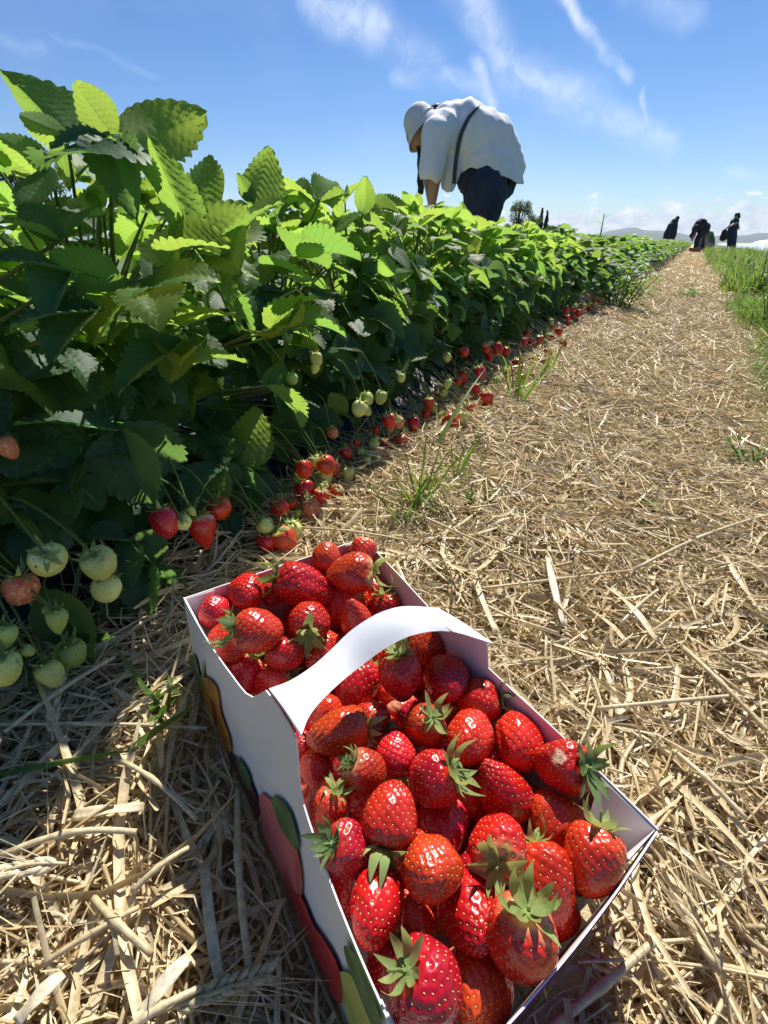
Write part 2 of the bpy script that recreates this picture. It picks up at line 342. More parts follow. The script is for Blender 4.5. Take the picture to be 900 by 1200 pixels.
# ------------------------------------------------------------------ people
_bm = bmesh.new(); bmesh.ops.create_icosphere(_bm, subdivisions=2, radius=1); _bm.verts.index_update()
ICO_V = np.array([v.co for v in _bm.verts]); ICO_F = np.array([[v.index for v in f.verts] for f in _bm.faces]); _bm.free()
def blob(name, caps, voxel, mat, parent, origin, smooth=6, cut=None, wrinkle=0., thick=0., wscale=14.):
    """one continuous skin over tapered, overlapping limbs; caps = (p0, r0, p1, r1)"""
    Vs = []; Fs = []
    for (p0, r0, p1, r1) in caps:
        p0 = np.asarray(p0, float); p1 = np.asarray(p1, float); n = max(1, int(np.linalg.norm(p1-p0)/(min(np.min(r0), np.min(r1))*.35)))
        for i in range(n+1):
            t = i/n; c = p0+(p1-p0)*t; r = np.asarray(r0)*(1-t)+np.asarray(r1)*t
            Fs.append(ICO_F+len(Vs)*len(ICO_V)); Vs.append(ICO_V*r+(c-origin))
    me = np_mesh(name, np.concatenate(Vs), np.concatenate(Fs), mat); o = bpy.data.objects.new(name, me); COL.objects.link(o)
    md = o.modifiers.new('r', 'REMESH'); md.mode = 'VOXEL'; md.voxel_size = voxel; ms = o.modifiers.new('s', 'SMOOTH'); ms.iterations = smooth; ms.factor = .5
    dg = bpy.context.evaluated_depsgraph_get(); m2 = bpy.data.meshes.new_from_object(o.evaluated_get(dg)); bpy.data.objects.remove(o); bpy.data.meshes.remove(me); m2.name = name
    if wrinkle:
        for v in m2.vertices:
            c = v.co; d = mnoise.noise((c.x*wscale, c.y*wscale, c.z*wscale*.4)); e_ = 1-abs(mnoise.noise((c.x*wscale*1.1+c.z*5, c.y*wscale*1.1, c.z*wscale*.35-c.x*3)))*3.2; v.co = c+v.normal*wrinkle*(d*.6+1.2*max(-.6, e_))
    if cut:
        bm = bmesh.new(); bm.from_mesh(m2); dl = [f for f in bm.faces if cut(np.array(f.calc_center_median())+origin)]; bmesh.ops.delete(bm, geom=dl, context='FACES')
        for _ in range(6):
            bvs = [v for v in bm.verts if v.is_boundary]; nw = {}
            for v in bvs:
                nb = [e.other_vert(v).co for e in v.link_edges if e.is_boundary]
                if nb: nw[v] = v.co*.5+sum(nb, Vector())/len(nb)*.5
            for v, c in nw.items(): v.co = c
        bm.to_mesh(m2); bm.free()
    m2.materials.clear(); m2.materials.append(mat); m2.polygons.foreach_set('use_smooth', [True]*len(m2.polygons)); m2.update()
    ob = bpy.data.objects.new(name, m2); COL.objects.link(ob); ob.parent = parent
    if thick: md = ob.modifiers.new('thickness', 'SOLIDIFY'); md.thickness = thick; md.offset = 0
    return ob
def proj(P):
    q = np.asarray(P)-CO; z = q@CF; return 450+F_PX*(q@CR)/z, 600+F_PX*(q@CD)/z
def lathe(prof, seg=28):
    V = []; Fc = []; n = len(prof)
    for (r, z) in prof:
        for k in range(seg): V.append((r*math.cos(2*math.pi*k/seg), r*math.sin(2*math.pi*k/seg), z))
    for i in range(n-1):
        for k in range(seg): k2 = (k+1) % seg; Fc.append((i*seg+k, i*seg+k2, (i+1)*seg+k2, (i+1)*seg+k))
    return V, Fc
M['skin'] = pmat('skin', (.42, .24, .16), (.36, .20, .13), .5, 30)
M['shirt'] = pmat('white_shirt', (.76, .77, .79), (.70, .72, .76), .8, 12, .2, 260)
M['navy'] = pmat('navy_cloth', (.022, .034, .065), (.014, .022, .045), .8, 25, .2, 200)
M['black'] = pmat('black_cloth', (.022, .024, .030), (.014, .015, .020), .8, 25, .2, 200)
M['hair'] = pmat('black_hair', (.012, .010, .009), (.02, .016, .014), .4, 60)
M['slate'] = pmat('slate_strap', (.045, .065, .10), (.03, .045, .075), .7, 30)
M['hatc'] = pmat('hat_cloth', (.68, .68, .66), (.60, .60, .60), .8, 40, .2, 300)
M['pale'] = pmat('pale_cloth', (.55, .52, .55), (.40, .38, .44), .8, 6)
M['gcloth'] = pmat('green_cloth', (.10, .22, .10), (.06, .14, .06), .8, 6)
M['boot'] = pmat('boots', (.03, .025, .02), (.02, .018, .015), .7, 20)
YP = 3.70
def pp(u, v, off=0.): return px_h(u, v, YP+off)
hipc = pp(577, 212); fz = float(ground_z(hipc[0], hipc[1]))
feet = [np.array([hipc[0], hipc[1], fz+.04])+CH*o_-CR*.02 for o_ in (-.11, .11)]
porg = np.array([hipc[0], hipc[1], fz]); person = empty('person', porg); tag(person, 'person in loose white shirt, white sun hat and dark trousers bending over the row', 'person')
body = []
for sgn, ft in zip((-1, 1), feet):
    hp = pp(577, 214, .09*sgn); kn = (hp+ft)/2-CR*.06; body += [(hp, .085, kn, .055), (kn, .055, ft, .036), (ft, .036, ft-CR*.14-np.array([0, 0, .015]), .028)]
    sh = pp(513, 158, .16*sgn); elb = pp(506-4*sgn, 206, .16*sgn); wr = pp(506, 240, .10*sgn); hd = pp(506, 254, .08*sgn)
    body += [(sh, .055, elb, .042), (elb, .042, wr, .028), (wr, .026, hd, .030)]
    for f_ in range(5):
        b_ = hd+CH*(.016*(f_-2))*1.0; body.append((b_, .0105, b_+np.array([0, 0, -.055 if f_ else -.035])-CR*(.015 if f_ else .045)+CH*.004*(f_-2), .0085))
body += [(pp(578, 208), .12, pp(556, 168), .12), (pp(556, 168), .12, pp(522, 158), .11), (pp(520, 157, -.10), .07, pp(520, 157, .10), .07), (pp(512, 153), .055, pp(500, 152), .052),
         (pp(495, 148), (.085, .085, .10), pp(490, 156), (.08, .08, .09)), (pp(482, 160), .018, pp(484, 163), .02)]
bo = blob('body', body, .0095, M['skin'], person, porg, 4)
hem_u = [470, 505, 524, 531, 540, 552, 575, 597, 606, 622]; hem_v = [210, 210, 226, 224, 203, 196, 203, 209, 215, 217]
sc_ = [(pp(514, 158, -.15), .08, pp(514, 158, .15), .08), (pp(522, 155), (.13, .13, .145), pp(546, 157), (.165, .165, .175)), (pp(546, 157), (.165, .165, .175), pp(572, 170), (.17, .17, .17)), (pp(572, 170), .17, pp(588, 196), (.145, .16, .14)),
       (pp(571, 188), (.19, .19, .12), pp(577, 216), (.195, .195, .12)), (pp(535, 180), (.10, .13, .12), pp(530, 215), (.06, .10, .10))]
for sgn in (-1, 1): sc_ += [(pp(520, 153, .08*sgn), .11, pp(511, 160, .15*sgn), .088)]
for sgn in (-1, 1): sc_ += [(pp(511, 157, .16*sgn), .085, pp(505, 200, .185*sgn), .072)]
blob('shirt', sc_, .0095, M['shirt'], person, porg, 9, cut=lambda P: proj(P)[1] > np.interp(proj(P)[0], hem_u, hem_v), wrinkle=.006, thick=.003, wscale=8.)
tr = [(pp(572, 207, -.04), .145, pp(572, 207, .04), .145), (pp(557, 207), .12, pp(586, 213), .11)]
for sgn, ft in zip((-1, 1), feet):
    hp = pp(570, 222, .09*sgn); kn = (hp+ft)/2-CR*.06; tr += [(hp, .140, kn, .085), (kn, .085, ft+np.array([0, 0, .06]), .06)]
blob('trousers', tr, .014, M['navy'], person, porg, 5, wrinkle=.008)
for ft in feet: blob('shoe', [(ft-np.array([0, 0, .0]), .045, ft-CR*.17-np.array([0, 0, .012]), .036)], .012, M['boot'], person, porg, 3)
prof = [(0.001, .125), (.03, .122), (.06, .108), (.085, .08), (.098, .04), (.104, .0), (.116, -.022), (.130, -.050), (.135, -.060), (.129, -.054), (.101, -.006)]
V, Fc = lathe(prof); hx = nrm(-CR*.55-CD*.8-CH*.12); hc = pp(494, 147); Rm = frame(np.cross(hx, CH), hx)
ho = mesh_obj('sun_hat', V, Fc, M['hatc'], person); ho.matrix_basis = xf(hc-porg, Rm, (1.0, 1.0, .92))
V, Fc = tube_geo([(.104*math.cos(a), .104*math.sin(a), .008) for a in np.linspace(0, 2*math.pi, 30)], .005, 6, False); mesh_obj('hat_seam', V, Fc, M['hatc'], ho)
bl = []
for k in range(4):
    st = pp(490+2*k, 168, -.03+.02*k); V, Fc = tube_geo(curve_pts([st, pp(491+k, 190, -.04+.02*k), pp(493+1.2*k-2, 214, -.04+.02*k), pp(492+k, 228, -.04+.02*k)], 14)-porg, [.012+.003*math.sin(i*1.6+k) for i in range(14)]+[.004], 6); bl.append((V, Fc))
V, Fc = join_geo(bl); mesh_obj('hair', V, Fc, M['hair'], person)
# bun of hair at the nape, and the strap laid over the shirt
blob('hair', [(pp(507, 131), .035, pp(512, 127), .028), (pp(500, 140), .05, pp(507, 131), .035)], .012, M['hair'], person, porg, 3)
from mathutils.bvhtree import BVHTree
shirt = [c for c in person.children if c.name.startswith('shirt')][0]
bv = BVHTree.FromPolygons([v.co+Vector(porg) for v in shirt.data.vertices], [p.vertices for p in shirt.data.polygons])
def strap(uvs, w, name, mat):
    V = []; Fc = []; n = 0
    for (u, v) in curve_pts([(a, b, 0) for a, b in uvs], 16)[:, :2]:
        d = Vector(ray(u, v)).normalized(); hit = bv.ray_cast(Vector(CO), d)
        if hit[0] is None: continue
        c = np.array(hit[0])-np.array(d)*.007; sd = nrm(CR-np.array(d)*(CR@np.array(d)))
        V += [c-sd*w-porg, c+sd*w-porg]; n += 1
    Fc = [(2*i, 2*i+1, 2*i+3, 2*i+2) for i in range(n-1)]; o = mesh_obj(name, V, Fc, mat, person); md = o.modifiers.new('thickness', 'SOLIDIFY'); md.thickness = .006
strap([(560, 124), (555, 131), (548, 140), (541, 155), (537, 170), (535, 184), (533, 200), (532, 215)], .012, 'strap', M['slate'])

def far_person(u0, dist, build, label, hz=None):
    P = px_h(u0, 290, dist); g0 = np.array([P[0], P[1], float(ground_z(P[0], P[1]))]); root = empty('person', g0); tag(root, label, 'person', 'pickers far down the field')
    build(root, g0, lambda u, v, off=0.: px_h(u, v, dist+off)); return root
def p_hood(root, g, q0):
    q = lambda u, v, off=0.: q0(u, v+4, off)
    blob('body', [(g+np.array([0, 0, .05])+CR*.1, .05, q(789, 275), .08), (g+np.array([0, 0, .05])-CR*.1, .05, q(788, 275), .08), (q(788, 272), .12, q(790, 262), .13), (q(791, 258), .09, q(793, 253), .10)], .02, M['skin'], root, g, 2)
    blob('jacket', [(q(786, 272), .25, q(788, 262), .24), (q(788, 262), .24, q(791, 256), .17), (q(782, 266), .10, q(778, 276), .09)], .03, M['navy'], root, g, 3, wrinkle=.02, wscale=6)
    blob('hood', [(q(791, 256), .14, q(794, 251.5), .10)], .025, M['black'], root, g, 3)
    for s_ in (-1, 1): blob('trouser_leg', [(q(787, 274, .12*s_), .13, g+CH*.12*s_+np.array([0, 0, .06]), .08)], .03, M['black'], root, g, 2)
far_person(788, 27.5, p_hood, 'person in a dark hooded jacket stooping behind the strawberry row, far off')
def p_bent(root, g, q):
    blob('body', [(q(823, 270), .15, q(820, 264), .15), (q(818, 266), .08, q(812, 276), .09), (q(816, 268, -.2), .05, q(811, 282, -.2), .04), (q(819, 290, -.1), .05, q(822, 275, -.1), .08), (q(825, 290, .1), .05, q(825, 275, .1), .08)], .02, M['skin'], root, g, 2)
    blob('jacket', [(q(825, 268), .24, q(821, 263.5), .25), (q(821, 263.5), .24, q(816, 268), .17), (q(816, 266, -.22), .09, q(810, 276, -.22), .07), (q(817, 266, .22), .09, q(812, 277, .22), .07)], .03, M['black'], root, g, 3, wrinkle=.02, wscale=6)
    for s_ in (-1, 1): blob('trouser_leg', [(q(823, 271, .1*s_), .16, q(820+3*s_, 281, .1*s_), .11), (q(820+3*s_, 281, .1*s_), .11, q(819+4*s_, 290, .1*s_), .09)], .03, M['navy'], root, g, 2)
    blob('hair', [(q(813, 275), .10, q(811.5, 278), .09)], .025, M['hair'], root, g, 2)
far_person(821, 24.0, p_bent, 'person in black bending low at the far end of the straw path')
def p_crouch(root, g, q):
    blob('body', [(q(831, 287), .15, q(830, 277), .16), (q(830, 273), .09, q(829, 271), .09), (q(828, 290, -.1), .08, q(834, 286, -.1), .1), (q(831, 280, -.2), .05, q(827, 286, -.2), .04)], .02, M['skin'], root, g, 2)
    blob('top', [(q(832, 284), .20, q(831, 276), .19)], .03, M['gcloth'], root, g, 3, wrinkle=.015, wscale=6)
    blob('trousers', [(q(833, 287), .19, q(828.5, 285, -.08), .12), (q(828.5, 285, -.08), .12, q(829.5, 291, -.08), .08), (q(828.5, 286, .1), .12, q(830, 291, .1), .08)], .03, M['pale'], root, g, 3)
far_person(831, 26.0, p_crouch, 'person in pale trousers crouching just behind the one in black')
def p_stand(root, g, q):
    ls = [g+CR*.1+np.array([0, 0, .05]), g-CR*.1+np.array([0, 0, .05])]
    blob('body', [(ls[0], .05, q(860, 272), .08), (ls[1], .05, q(857, 272), .08), (q(858, 272), .14, q(860, 260.5), .15), (q(861.5, 258), .06, q(863.5, 253), .10), (q(863, 261, -.2), .055, q(856, 265, -.28), .045), (q(856, 265, -.28), .045, q(851, 267.5, -.2), .035), (q(864, 261, .2), .055, q(866, 268, .15), .04)], .02, M['skin'], root, g, 2)
    blob('vest', [(q(858, 271), .19, q(860.5, 261), .19)], .03, M['navy'], root, g, 3, wrinkle=.015, wscale=6)
    blob('trousers', [(q(858, 270), .2, q(858, 278), .2), (q(860, 276), .14, ls[0], .09), (q(856, 276), .14, ls[1], .09)], .03, M['navy'], root, g, 3)
    blob('hair', [(q(864, 252), .115, q(865, 254.5), .10)], .025, M['hair'], root, g, 2)
    return
far_person(858, 25.0, p_stand, 'person in a dark vest with bare arms standing in the tall grass, far right')
bq = lambda u, v: px_h(u, v, 24.8)
g = bq(848.5, 279); r_ = empty('shoulder_bag', g); blob('pouch', [(bq(849, 271), .10, bq(848, 278), .17)], .025, M['black'], r_, g, 3); blob('strap', [(bq(849.5, 271), .03, bq(851.5, 267.5), .025)], .014, M['slate'], r_, g, 1)
tag(r_, 'dark bag hanging from the hand of the standing far person', 'bag')
g = px_h(815, 291, 23.2); g[2] = float(ground_z(g[0], g[1]))+.02; r_ = empty('fruit_crate', g)
M['crate'] = pmat('crate', (.34, .13, .08), (.26, .10, .06), .7, 9)
for (c, d) in (((0, .14, .09), (.22, .01, .09)), ((0, -.14, .09), (.22, .01, .09)), ((.22, 0, .09), (.01, .15, .09)), ((-.22, 0, .09), (.01, .15, .09)), ((0, 0, .01), (.21, .13, .01))):
    V = [(c[0]+sx*d[0], c[1]+sy*d[1], c[2]+sz*d[2]) for sx in (-1, 1) for sy in (-1, 1) for sz in (-1, 1)]
    mesh_obj('crate_side' if d[2] > .05 else 'crate_floor', V, [(0, 1, 3, 2), (4, 6, 7, 5), (0, 4, 5, 1), (2, 3, 7, 6), (0, 2, 6, 4), (1, 5, 7, 3)], M['crate'], r_, smooth=False)
tag(r_, 'reddish brown crate on the straw in front of the person in black', 'crate')

# ------------------------------------------------------------------ the carton
carton_base = B(BOXW/2, BOXL/2, -BOXH)
carton = tag(empty('strawberry_carton', carton_base), 'white cardboard carrying carton with arched handle, full of strawberries, standing on straw', 'carton')
def cobj(name, grid, mat, thick=.0009, off=0., parent=None):
    """grid (n,m,3) world points -> sheet with thickness"""
    n, m_ = grid.shape[:2]; V = (grid.reshape(-1, 3) - carton_base)
    ii = np.arange(n*m_).reshape(n, m_); Fq = np.stack([ii[:-1, :-1], ii[1:, :-1], ii[1:, 1:], ii[:-1, 1:]], -1).reshape(-1, 4)
    o = mesh_obj(name, V, Fq.tolist(), mat, parent or carton)
    md = o.modifiers.new('thickness', 'SOLIDIFY'); md.thickness = thick; md.offset = off
    es = o.modifiers.new('crisp', 'EDGE_SPLIT'); es.split_angle = rad(35)
    return o
def pinch(l): return .012*np.exp(-((l-.15)/.075)**2)
def wl_w(l, h): return pinch(l)*sstep(-BOXH, .0, h)
tabL = ([0, .100, .108, .118, .137, .178, .1805, .184, .190, .198, .309], [0, 0, .001, .008, .037, .048, .036, .012, .002, 0, 0])
tabR = ([0, .108, .118, .145, .165, .172, .178, .309], [0, 0, .004, .013, .019, .017, 0, 0])
def wall_grid(fn, ls, top, nh=9):
    G = np.zeros((len(ls), nh, 3))
    for i, l in enumerate(ls):
        for j in range(nh):
            h = -BOXH + (top(l)+BOXH)*j/(nh-1); G[i, j] = fn(l, h)
    return G
lsL = np.unique(np.concatenate([np.linspace(0, BOXL, 31), tabL[0]])); lsR = np.unique(np.concatenate([np.linspace(0, BOXL, 31), tabR[0]]))
left_wall = cobj('side_wall', wall_grid(lambda l, h: B(wl_w(l, h), l, h), lsL, lambda l: np.interp(l, *tabL)), M['card'])
cobj('side_wall', wall_grid(lambda l, h: B(BOXW-.4*pinch(l)*sstep(-BOXH, 0, h), l, h), lsR, lambda l: np.interp(l, *tabR)), M['card_in'])
wsN = np.linspace(.0008, BOXW-.0008, 15)
near_wall = cobj('end_wall', wall_grid(lambda w, h: B(w, BOXL+.0035*math.sin(math.pi*w/BOXW)*float(sstep(-BOXH, 0, h))+.005*(1-float(sstep(-BOXH, 0, h))), h), wsN, lambda w: -.001), M['card_in'])
cobj('end_wall', wall_grid(lambda w, h: B(w, .0+.0*w, h), wsN, lambda w: -.001), M['card_in'])
cobj('carton_floor', np.array([[B(w, l, -BOXH+.002) for l in (.001, BOXL-.001)] for w in (.001, BOXW-.001)]), M['card_in'])
# folded gussets in the four corners
for name, (cw, cl, sw, sl_, a, b_) in {'gusset': (0, 0, 1, 1, .024, .030), 'gusset.1': (BOXW, 0, -1, 1, .020, .024), 'gusset.2': (BOXW, BOXL, -1, -1, .028, .036), 'gusset.3': (0, BOXL, 1, -1, .026, .034)}.items():
    e = .0012
    P0 = B(cw+sw*e, cl+sl_*e, -.0015); P1 = B(cw+sw*a, cl+sl_*e*1.5, -.0015); P2 = B(cw+sw*e*1.5, cl+sl_*b_, -.0015); P3 = B(cw+sw*a*.62, cl+sl_*b_*.62, -.050); P4 = B(cw+sw*a*.2, cl+sl_*b_*.2, -.06)
    o = mesh_obj('corner_gusset', [p-carton_base for p in (P0, P1, P2, P3, P4)], [(0, 1, 4), (0, 4, 2), (1, 3, 4), (2, 4, 3)], M['card'], carton, smooth=False)
    md = o.modifiers.new('thickness', 'SOLIDIFY'); md.thickness = .0006; md.offset = 0
# arched handle: a strip lofted between its far and its near edge
def bc(t): return B(*t)
farE = [px_w(315, 808, .0116), px_l(341, 798, .137), px_l(367, 781, .135), px_l(388, 762, .133), px_l(409, 741, .131), px_l(430, 726, .129), px_l(451, 716, .127), px_l(476, 711, .124), px_w(513, 713, .1712)]
nearE = [px_w(353, 862, .0104), px_l(362, 840, .170), px_l(380, 818, .162), px_l(400, 799, .155), px_l(422, 781, .150), px_l(451, 760, .147), px_l(485, 744, .146), px_l(527, 740, .149), px_w(578, 755, .1712)]
fe = curve_pts([bc(t) for t in farE], 26); ne = curve_pts([bc(t) for t in nearE], 26)
G = np.zeros((27, 5, 3))
for i in range(27):
    for j in range(5):
        t = j/4; G[i, j] = fe[i]*(1-t)+ne[i]*t + BN*.0015*math.sin(math.pi*t)
handle = cobj('handle', G, M['card'], .0011)
# flat prints on the outside of the left wall and of the near wall
def print_mat(name, c1, c2, c3, scale=60):
    m, g, b, o = newmat(name); tcn = g.node('ShaderNodeTexCoord')
    f = g.noise(tcn.outputs['Object'], scale, 4, .6); c = g.ramp(f, [(.32, c1), (.5, c2), (.68, c3)])
    g.put(b.inputs['Base Color'], c); b.inputs['Roughness'].default_value = .42; return m
PR = {'tulip': print_mat('print_tulip', (.12, .02, .01), (.45, .16, .02), (.60, .34, .05), 45), 'maroon': print_mat('print_maroon', (.05, .015, .02), (.10, .03, .03), (.16, .05, .04)),
      'green': print_mat('print_green', (.05, .10, .03), (.09, .17, .06), (.15, .24, .09)), 'pink': print_mat('print_pink', (.55, .10, .10), (.62, .18, .17), (.48, .05, .06), 35),
      'red': print_mat('print_red', (.40, .02, .02), (.50, .04, .04), (.58, .09, .07), 70), 'lime': print_mat('print_lime', (.38, .42, .08), (.46, .50, .14), (.32, .38, .07)),
      'magenta': print_mat('print_magenta', (.42, .02, .17), (.48, .03, .20), (.38, .02, .15), 20)}
def print_on_left(name, poly, mat, lift):
    # the outline is smoothed, laid on the wall and given its few tenths of a millimetre
    pts = []
    n = len(poly)
    for k in range(n):
        p0, p1, p2, p3 = [np.array(poly[(k+q-1) % n], float) for q in range(4)]
        for t in (0, .25, .5, .75): pts.append(.5*((2*p1)+(p2-p0)*t+(2*p0-5*p1+4*p2-p3)*t*t+(3*p1-p0-3*p2+p3)*t**3))
    V = []
    for (u, v) in pts:
        w = 0.
        for _ in range(8): c_ = px_w(u, v, w); w = .5*w + .5*float(wl_w(c_[1], c_[2]))
        V.append(B(w-.0021-lift, c_[1], max(c_[2], -BOXH+.001)) - carton_base)
    mesh_obj(name, V, [tuple(range(len(V)))], mat, left_wall, smooth=False)
print_on_left('printed_leaf', [(224, 770), (232, 768), (238, 792), (241, 772), (243, 800), (238, 815), (229, 800)], PR['green'], .0002)
print_on_left('printed_tulip', [(229, 795), (240, 805), (244, 792), (258, 805), (263, 835), (272, 860), (274, 880), (262, 876), (248, 858), (234, 828)], PR['tulip'], .0003)
print_on_left('printed_petal', [(238, 812), (250, 818), (256, 845), (262, 868), (252, 862), (244, 842)], PR['tulip'], .0005)
print_on_left('printed_petal', [(262, 876), (276, 884), (290, 900), (304, 930), (309, 952), (300, 955), (284, 922), (268, 895)], PR['maroon'], .0004)
print_on_left('printed_leaf', [(281, 888), (287, 890), (297, 908), (297, 922), (290, 915)], PR['green'], .0007)
print_on_left('printed_strawberry', [(308, 930), (322, 936), (335, 955), (348, 980), (356, 1010), (358, 1045), (346, 1052), (330, 1020), (312, 975)], PR['pink'], .0003)
print_on_left('printed_leaf', [(322, 933), (334, 935), (347, 955), (355, 988), (350, 992), (338, 975), (330, 960)], PR['green'], .0005)
print_on_left('printed_strawberry', [(344, 1045), (358, 1048), (372, 1080), (385, 1098), (402, 1130), (406, 1170), (392, 1160), (372, 1120), (352, 1075)], PR['red'], .0006)
print_on_left('printed_pear', [(400, 1140), (412, 1135), (424, 1150), (440, 1180), (452, 1215), (430, 1222), (410, 1185)], PR['lime'], .0004)
print_on_left('printed_leaf', [(409, 1103), (420, 1110), (436, 1140), (450, 1180), (453, 1200), (440, 1192), (425, 1155), (413, 1125)], PR['green'], .0007)
G = wall_grid(lambda w, h: B(w, BOXL+.0035*math.sin(math.pi*w/BOXW)*float(sstep(-BOXH, 0, h))+.005*(1-float(sstep(-BOXH, 0, h)))+.0010, h), wsN, lambda w: -.004)
cobj('printed_band', G, PR['magenta'], .0003, parent=near_wall)

# ------------------------------------------------------------------ strawberries
def fib(n):
    i = np.arange(n)+.5; ph = np.arccos(1-2*i/n); th = math.pi*(1+5**.5)*i
    return np.stack([np.cos(th)*np.sin(ph), np.sin(th)*np.sin(ph), np.cos(ph)], -1)
def berry_surface(D, sh):
    """unit directions -> surface points; calyx at +z"""
    z = D[:, 2]; s = np.sqrt(np.maximum(0, 1-z*z)); ph = np.arctan2(D[:, 1], D[:, 0])
    a, asp, flat, lob = sh['a'], sh['asp'], sh['flat'], sh['lob']
    rr = s**sh.get('pw', .9)*(1+a*z-.12*a*(1-z*z))/(1+.25*a)
    rr = rr*(1+lob*np.cos(2*ph+sh['p'])*np.clip(.6-z, 0, 1.6)*.6 + .035*np.cos(3*ph+sh['p']*2)+.02*np.sin(5*ph+z*3))
    zz = z*asp + .16*np.exp(-(s/.35)**2)*np.where(z > 0, -1, 0)
    if sh.get('groove'): rr = rr*(1-.20*np.exp(-((np.abs(np.cos(ph+.4)))/.22)**2)*np.clip(.5-z, 0, 1))
    x = rr*np.cos(ph)*(1-flat) + sh.get('bx', 0)*(1-z)**2*.2; y = rr*np.sin(ph)
    return np.stack([x, y, zz], -1)
def make_berry(sh, nseeds=210, nt=56, nphi=72, dimple=.050):
    th = np.linspace(0, math.pi, nt+1)[1:-1]; ph = np.arange(nphi)*2*math.pi/nphi
    T, P = np.meshgrid(th, ph, indexing='ij'); D = np.stack([np.sin(T)*np.cos(P), np.sin(T)*np.sin(P), np.cos(T)], -1).reshape(-1, 3)
    D = np.concatenate([D, [[0, 0, 1], [0, 0, -1]]])
    S = fib(nseeds); S = S[S[:, 2] < .90]; rj = np.random.default_rng(int(sh['p']*100))
    S = S + rj.normal(0, .02, S.shape); S /= np.linalg.norm(S, axis=1)[:, None]
    md = np.arccos(np.clip((D@S.T).max(1), -1, 1)); sp_ = math.sqrt(4*math.pi/nseeds)
    base = berry_surface(D, sh); e = 1e-3
    scale = 1 - dimple*np.exp(-(md/(sp_*.30))**2) + .012*np.clip(md/(sp_*.5), 0, 1)
    lump = np.array([mnoise.noise((d[0]*1.7+sh['p']*9, d[1]*1.7, d[2]*1.7)) for d in D])*.06
    V = base*(scale+lump)[:, None]
    kk = 1/(.5*(np.abs(V[:, 0]).max()+np.abs(V[:, 1]).max())); V = V*kk
    nn = nt-1; Fc = []
    for i in range(nn-1):
        for k in range(nphi):
            k2 = (k+1) % nphi; Fc.append((i*nphi+k, (i+1)*nphi+k, (i+1)*nphi+k2, i*nphi+k2))
    t, b = nn*nphi, nn*nphi+1
    for k in range(nphi):
        k2 = (k+1) % nphi; Fc.append((t, k, k2)); Fc.append((b, (nn-1)*nphi+k2, (nn-1)*nphi+k))
    bm = bpy.data.meshes.new('flesh'); bm.from_pydata([tuple(map(float, v)) for v in V], [], Fc); bm.polygons.foreach_set('use_smooth', [True]*len(bm.polygons))
    # seeds: little lens-shaped pips lying in the dimples, long axis towards the calyx
    sl2 = np.array([mnoise.noise((d[0]*1.7+sh['p']*9, d[1]*1.7, d[2]*1.7)) for d in S])*.06
    c0 = berry_surface(S, sh)*(1-dimple*.62+sl2)[:, None]*kk
    SV, SF = [], []
    oct_v = [(1, 0, 0), (0, 1, 0), (-1, 0, 0), (0, -1, 0), (.6, .6, .75), (-.6, .6, .75), (-.6, -.6, .75), (.6, -.6, .75)]
    oct_f = [(0, 1, 4), (1, 5, 4), (1, 2, 5), (2, 6, 5), (2, 3, 6), (3, 7, 6), (3, 0, 7), (0, 4, 7), (4, 5, 6, 7)]
    for d, c in zip(S, c0):
        d2_ = nrm(d+np.array([0, 0, e])); up_ = berry_surface(d2_[None], sh)[0]-berry_surface(d[None], sh)[0]
        tz = nrm(up_); sd = nrm(np.cross(d, [0, 0, 1])); n_ = nrm(np.cross(sd, tz)); n_ = n_ if n_@d > 0 else -n_
        o = len(SV)
        for (px, py, pz) in oct_v: SV.append(c + sd*px*.023 + tz*py*.037 + n_*pz*.024)
        SF += [tuple(q+o for q in f) for f in oct_f]
    sm = bpy.data.meshes.new('seeds'); sm.from_pydata([tuple(map(float, v)) for v in SV], [], SF); sm.polygons.foreach_set('use_smooth', [True]*len(sm.polygons))
    top = float(V[t][2])
    return bm, sm, top
SHAPES = [dict(a=.20, asp=1.06, flat=.06, lob=0, p=.3), dict(a=.30, asp=1.16, flat=.08, lob=.0, p=1.1), dict(a=.10, asp=.98, flat=.03, lob=.03, p=2.2), dict(a=.42, asp=1.28, flat=.06, lob=0, p=.9, pw=1.0),
          dict(a=.02, asp=1.0, flat=.26, lob=.12, p=0., groove=True), dict(a=.28, asp=1.15, flat=.14, lob=.06, p=1.7, bx=.3), dict(a=.16, asp=1.05, flat=.10, lob=.05, p=2.9), dict(a=.30, asp=1.2, flat=.2, lob=.10, p=.2)]
BER = [make_berry(s) for s in SHAPES]
LOW = [make_berry(s, 120, 26, 32, .05) for s in SHAPES[:4]]
def with_mats(trip, fm, sm):
    a, b, t = trip; a = a.copy(); b = b.copy(); a.materials.append(fm); b.materials.append(sm); return a, b, t
RIPE = [with_mats(t, M['ripe'], M['seed']) for t in BER]; ORAN = [with_mats(t, M['ripe_orange'], M['seed']) for t in BER]
def sepal_mesh(L, Wd, curl, seed):
    r_ = random.Random(seed); n = 9; V = []; Fc = []
    for i in range(n):
        t = i/(n-1); w = Wd*.5*(math.sin(math.pi*min(1, t*.92+.08))**.75)*(1-.25*t) if i < n-1 else 0.0006
        a_ = curl*t*t; y = L*(t - .12*a_*t); z = L*.55*a_*t + .02*math.sin(t*7+seed)
        for k in (-1, 0, 1): V.append((w*k + .03*L*math.sin(t*4+seed)*t, y, z + abs(k)*w*.35))
    for i in range(n-1):
        for k in range(2): a = i*3+k; Fc.append((a, a+1, a+4, a+3))
    me = bpy.data.meshes.new('sepal'); me.from_pydata(V, [], Fc); me.polygons.foreach_set('use_smooth', [True]*len(me.polygons)); return me
SEP = {k: [] for k in ('sepal', 'sepal_dark')}
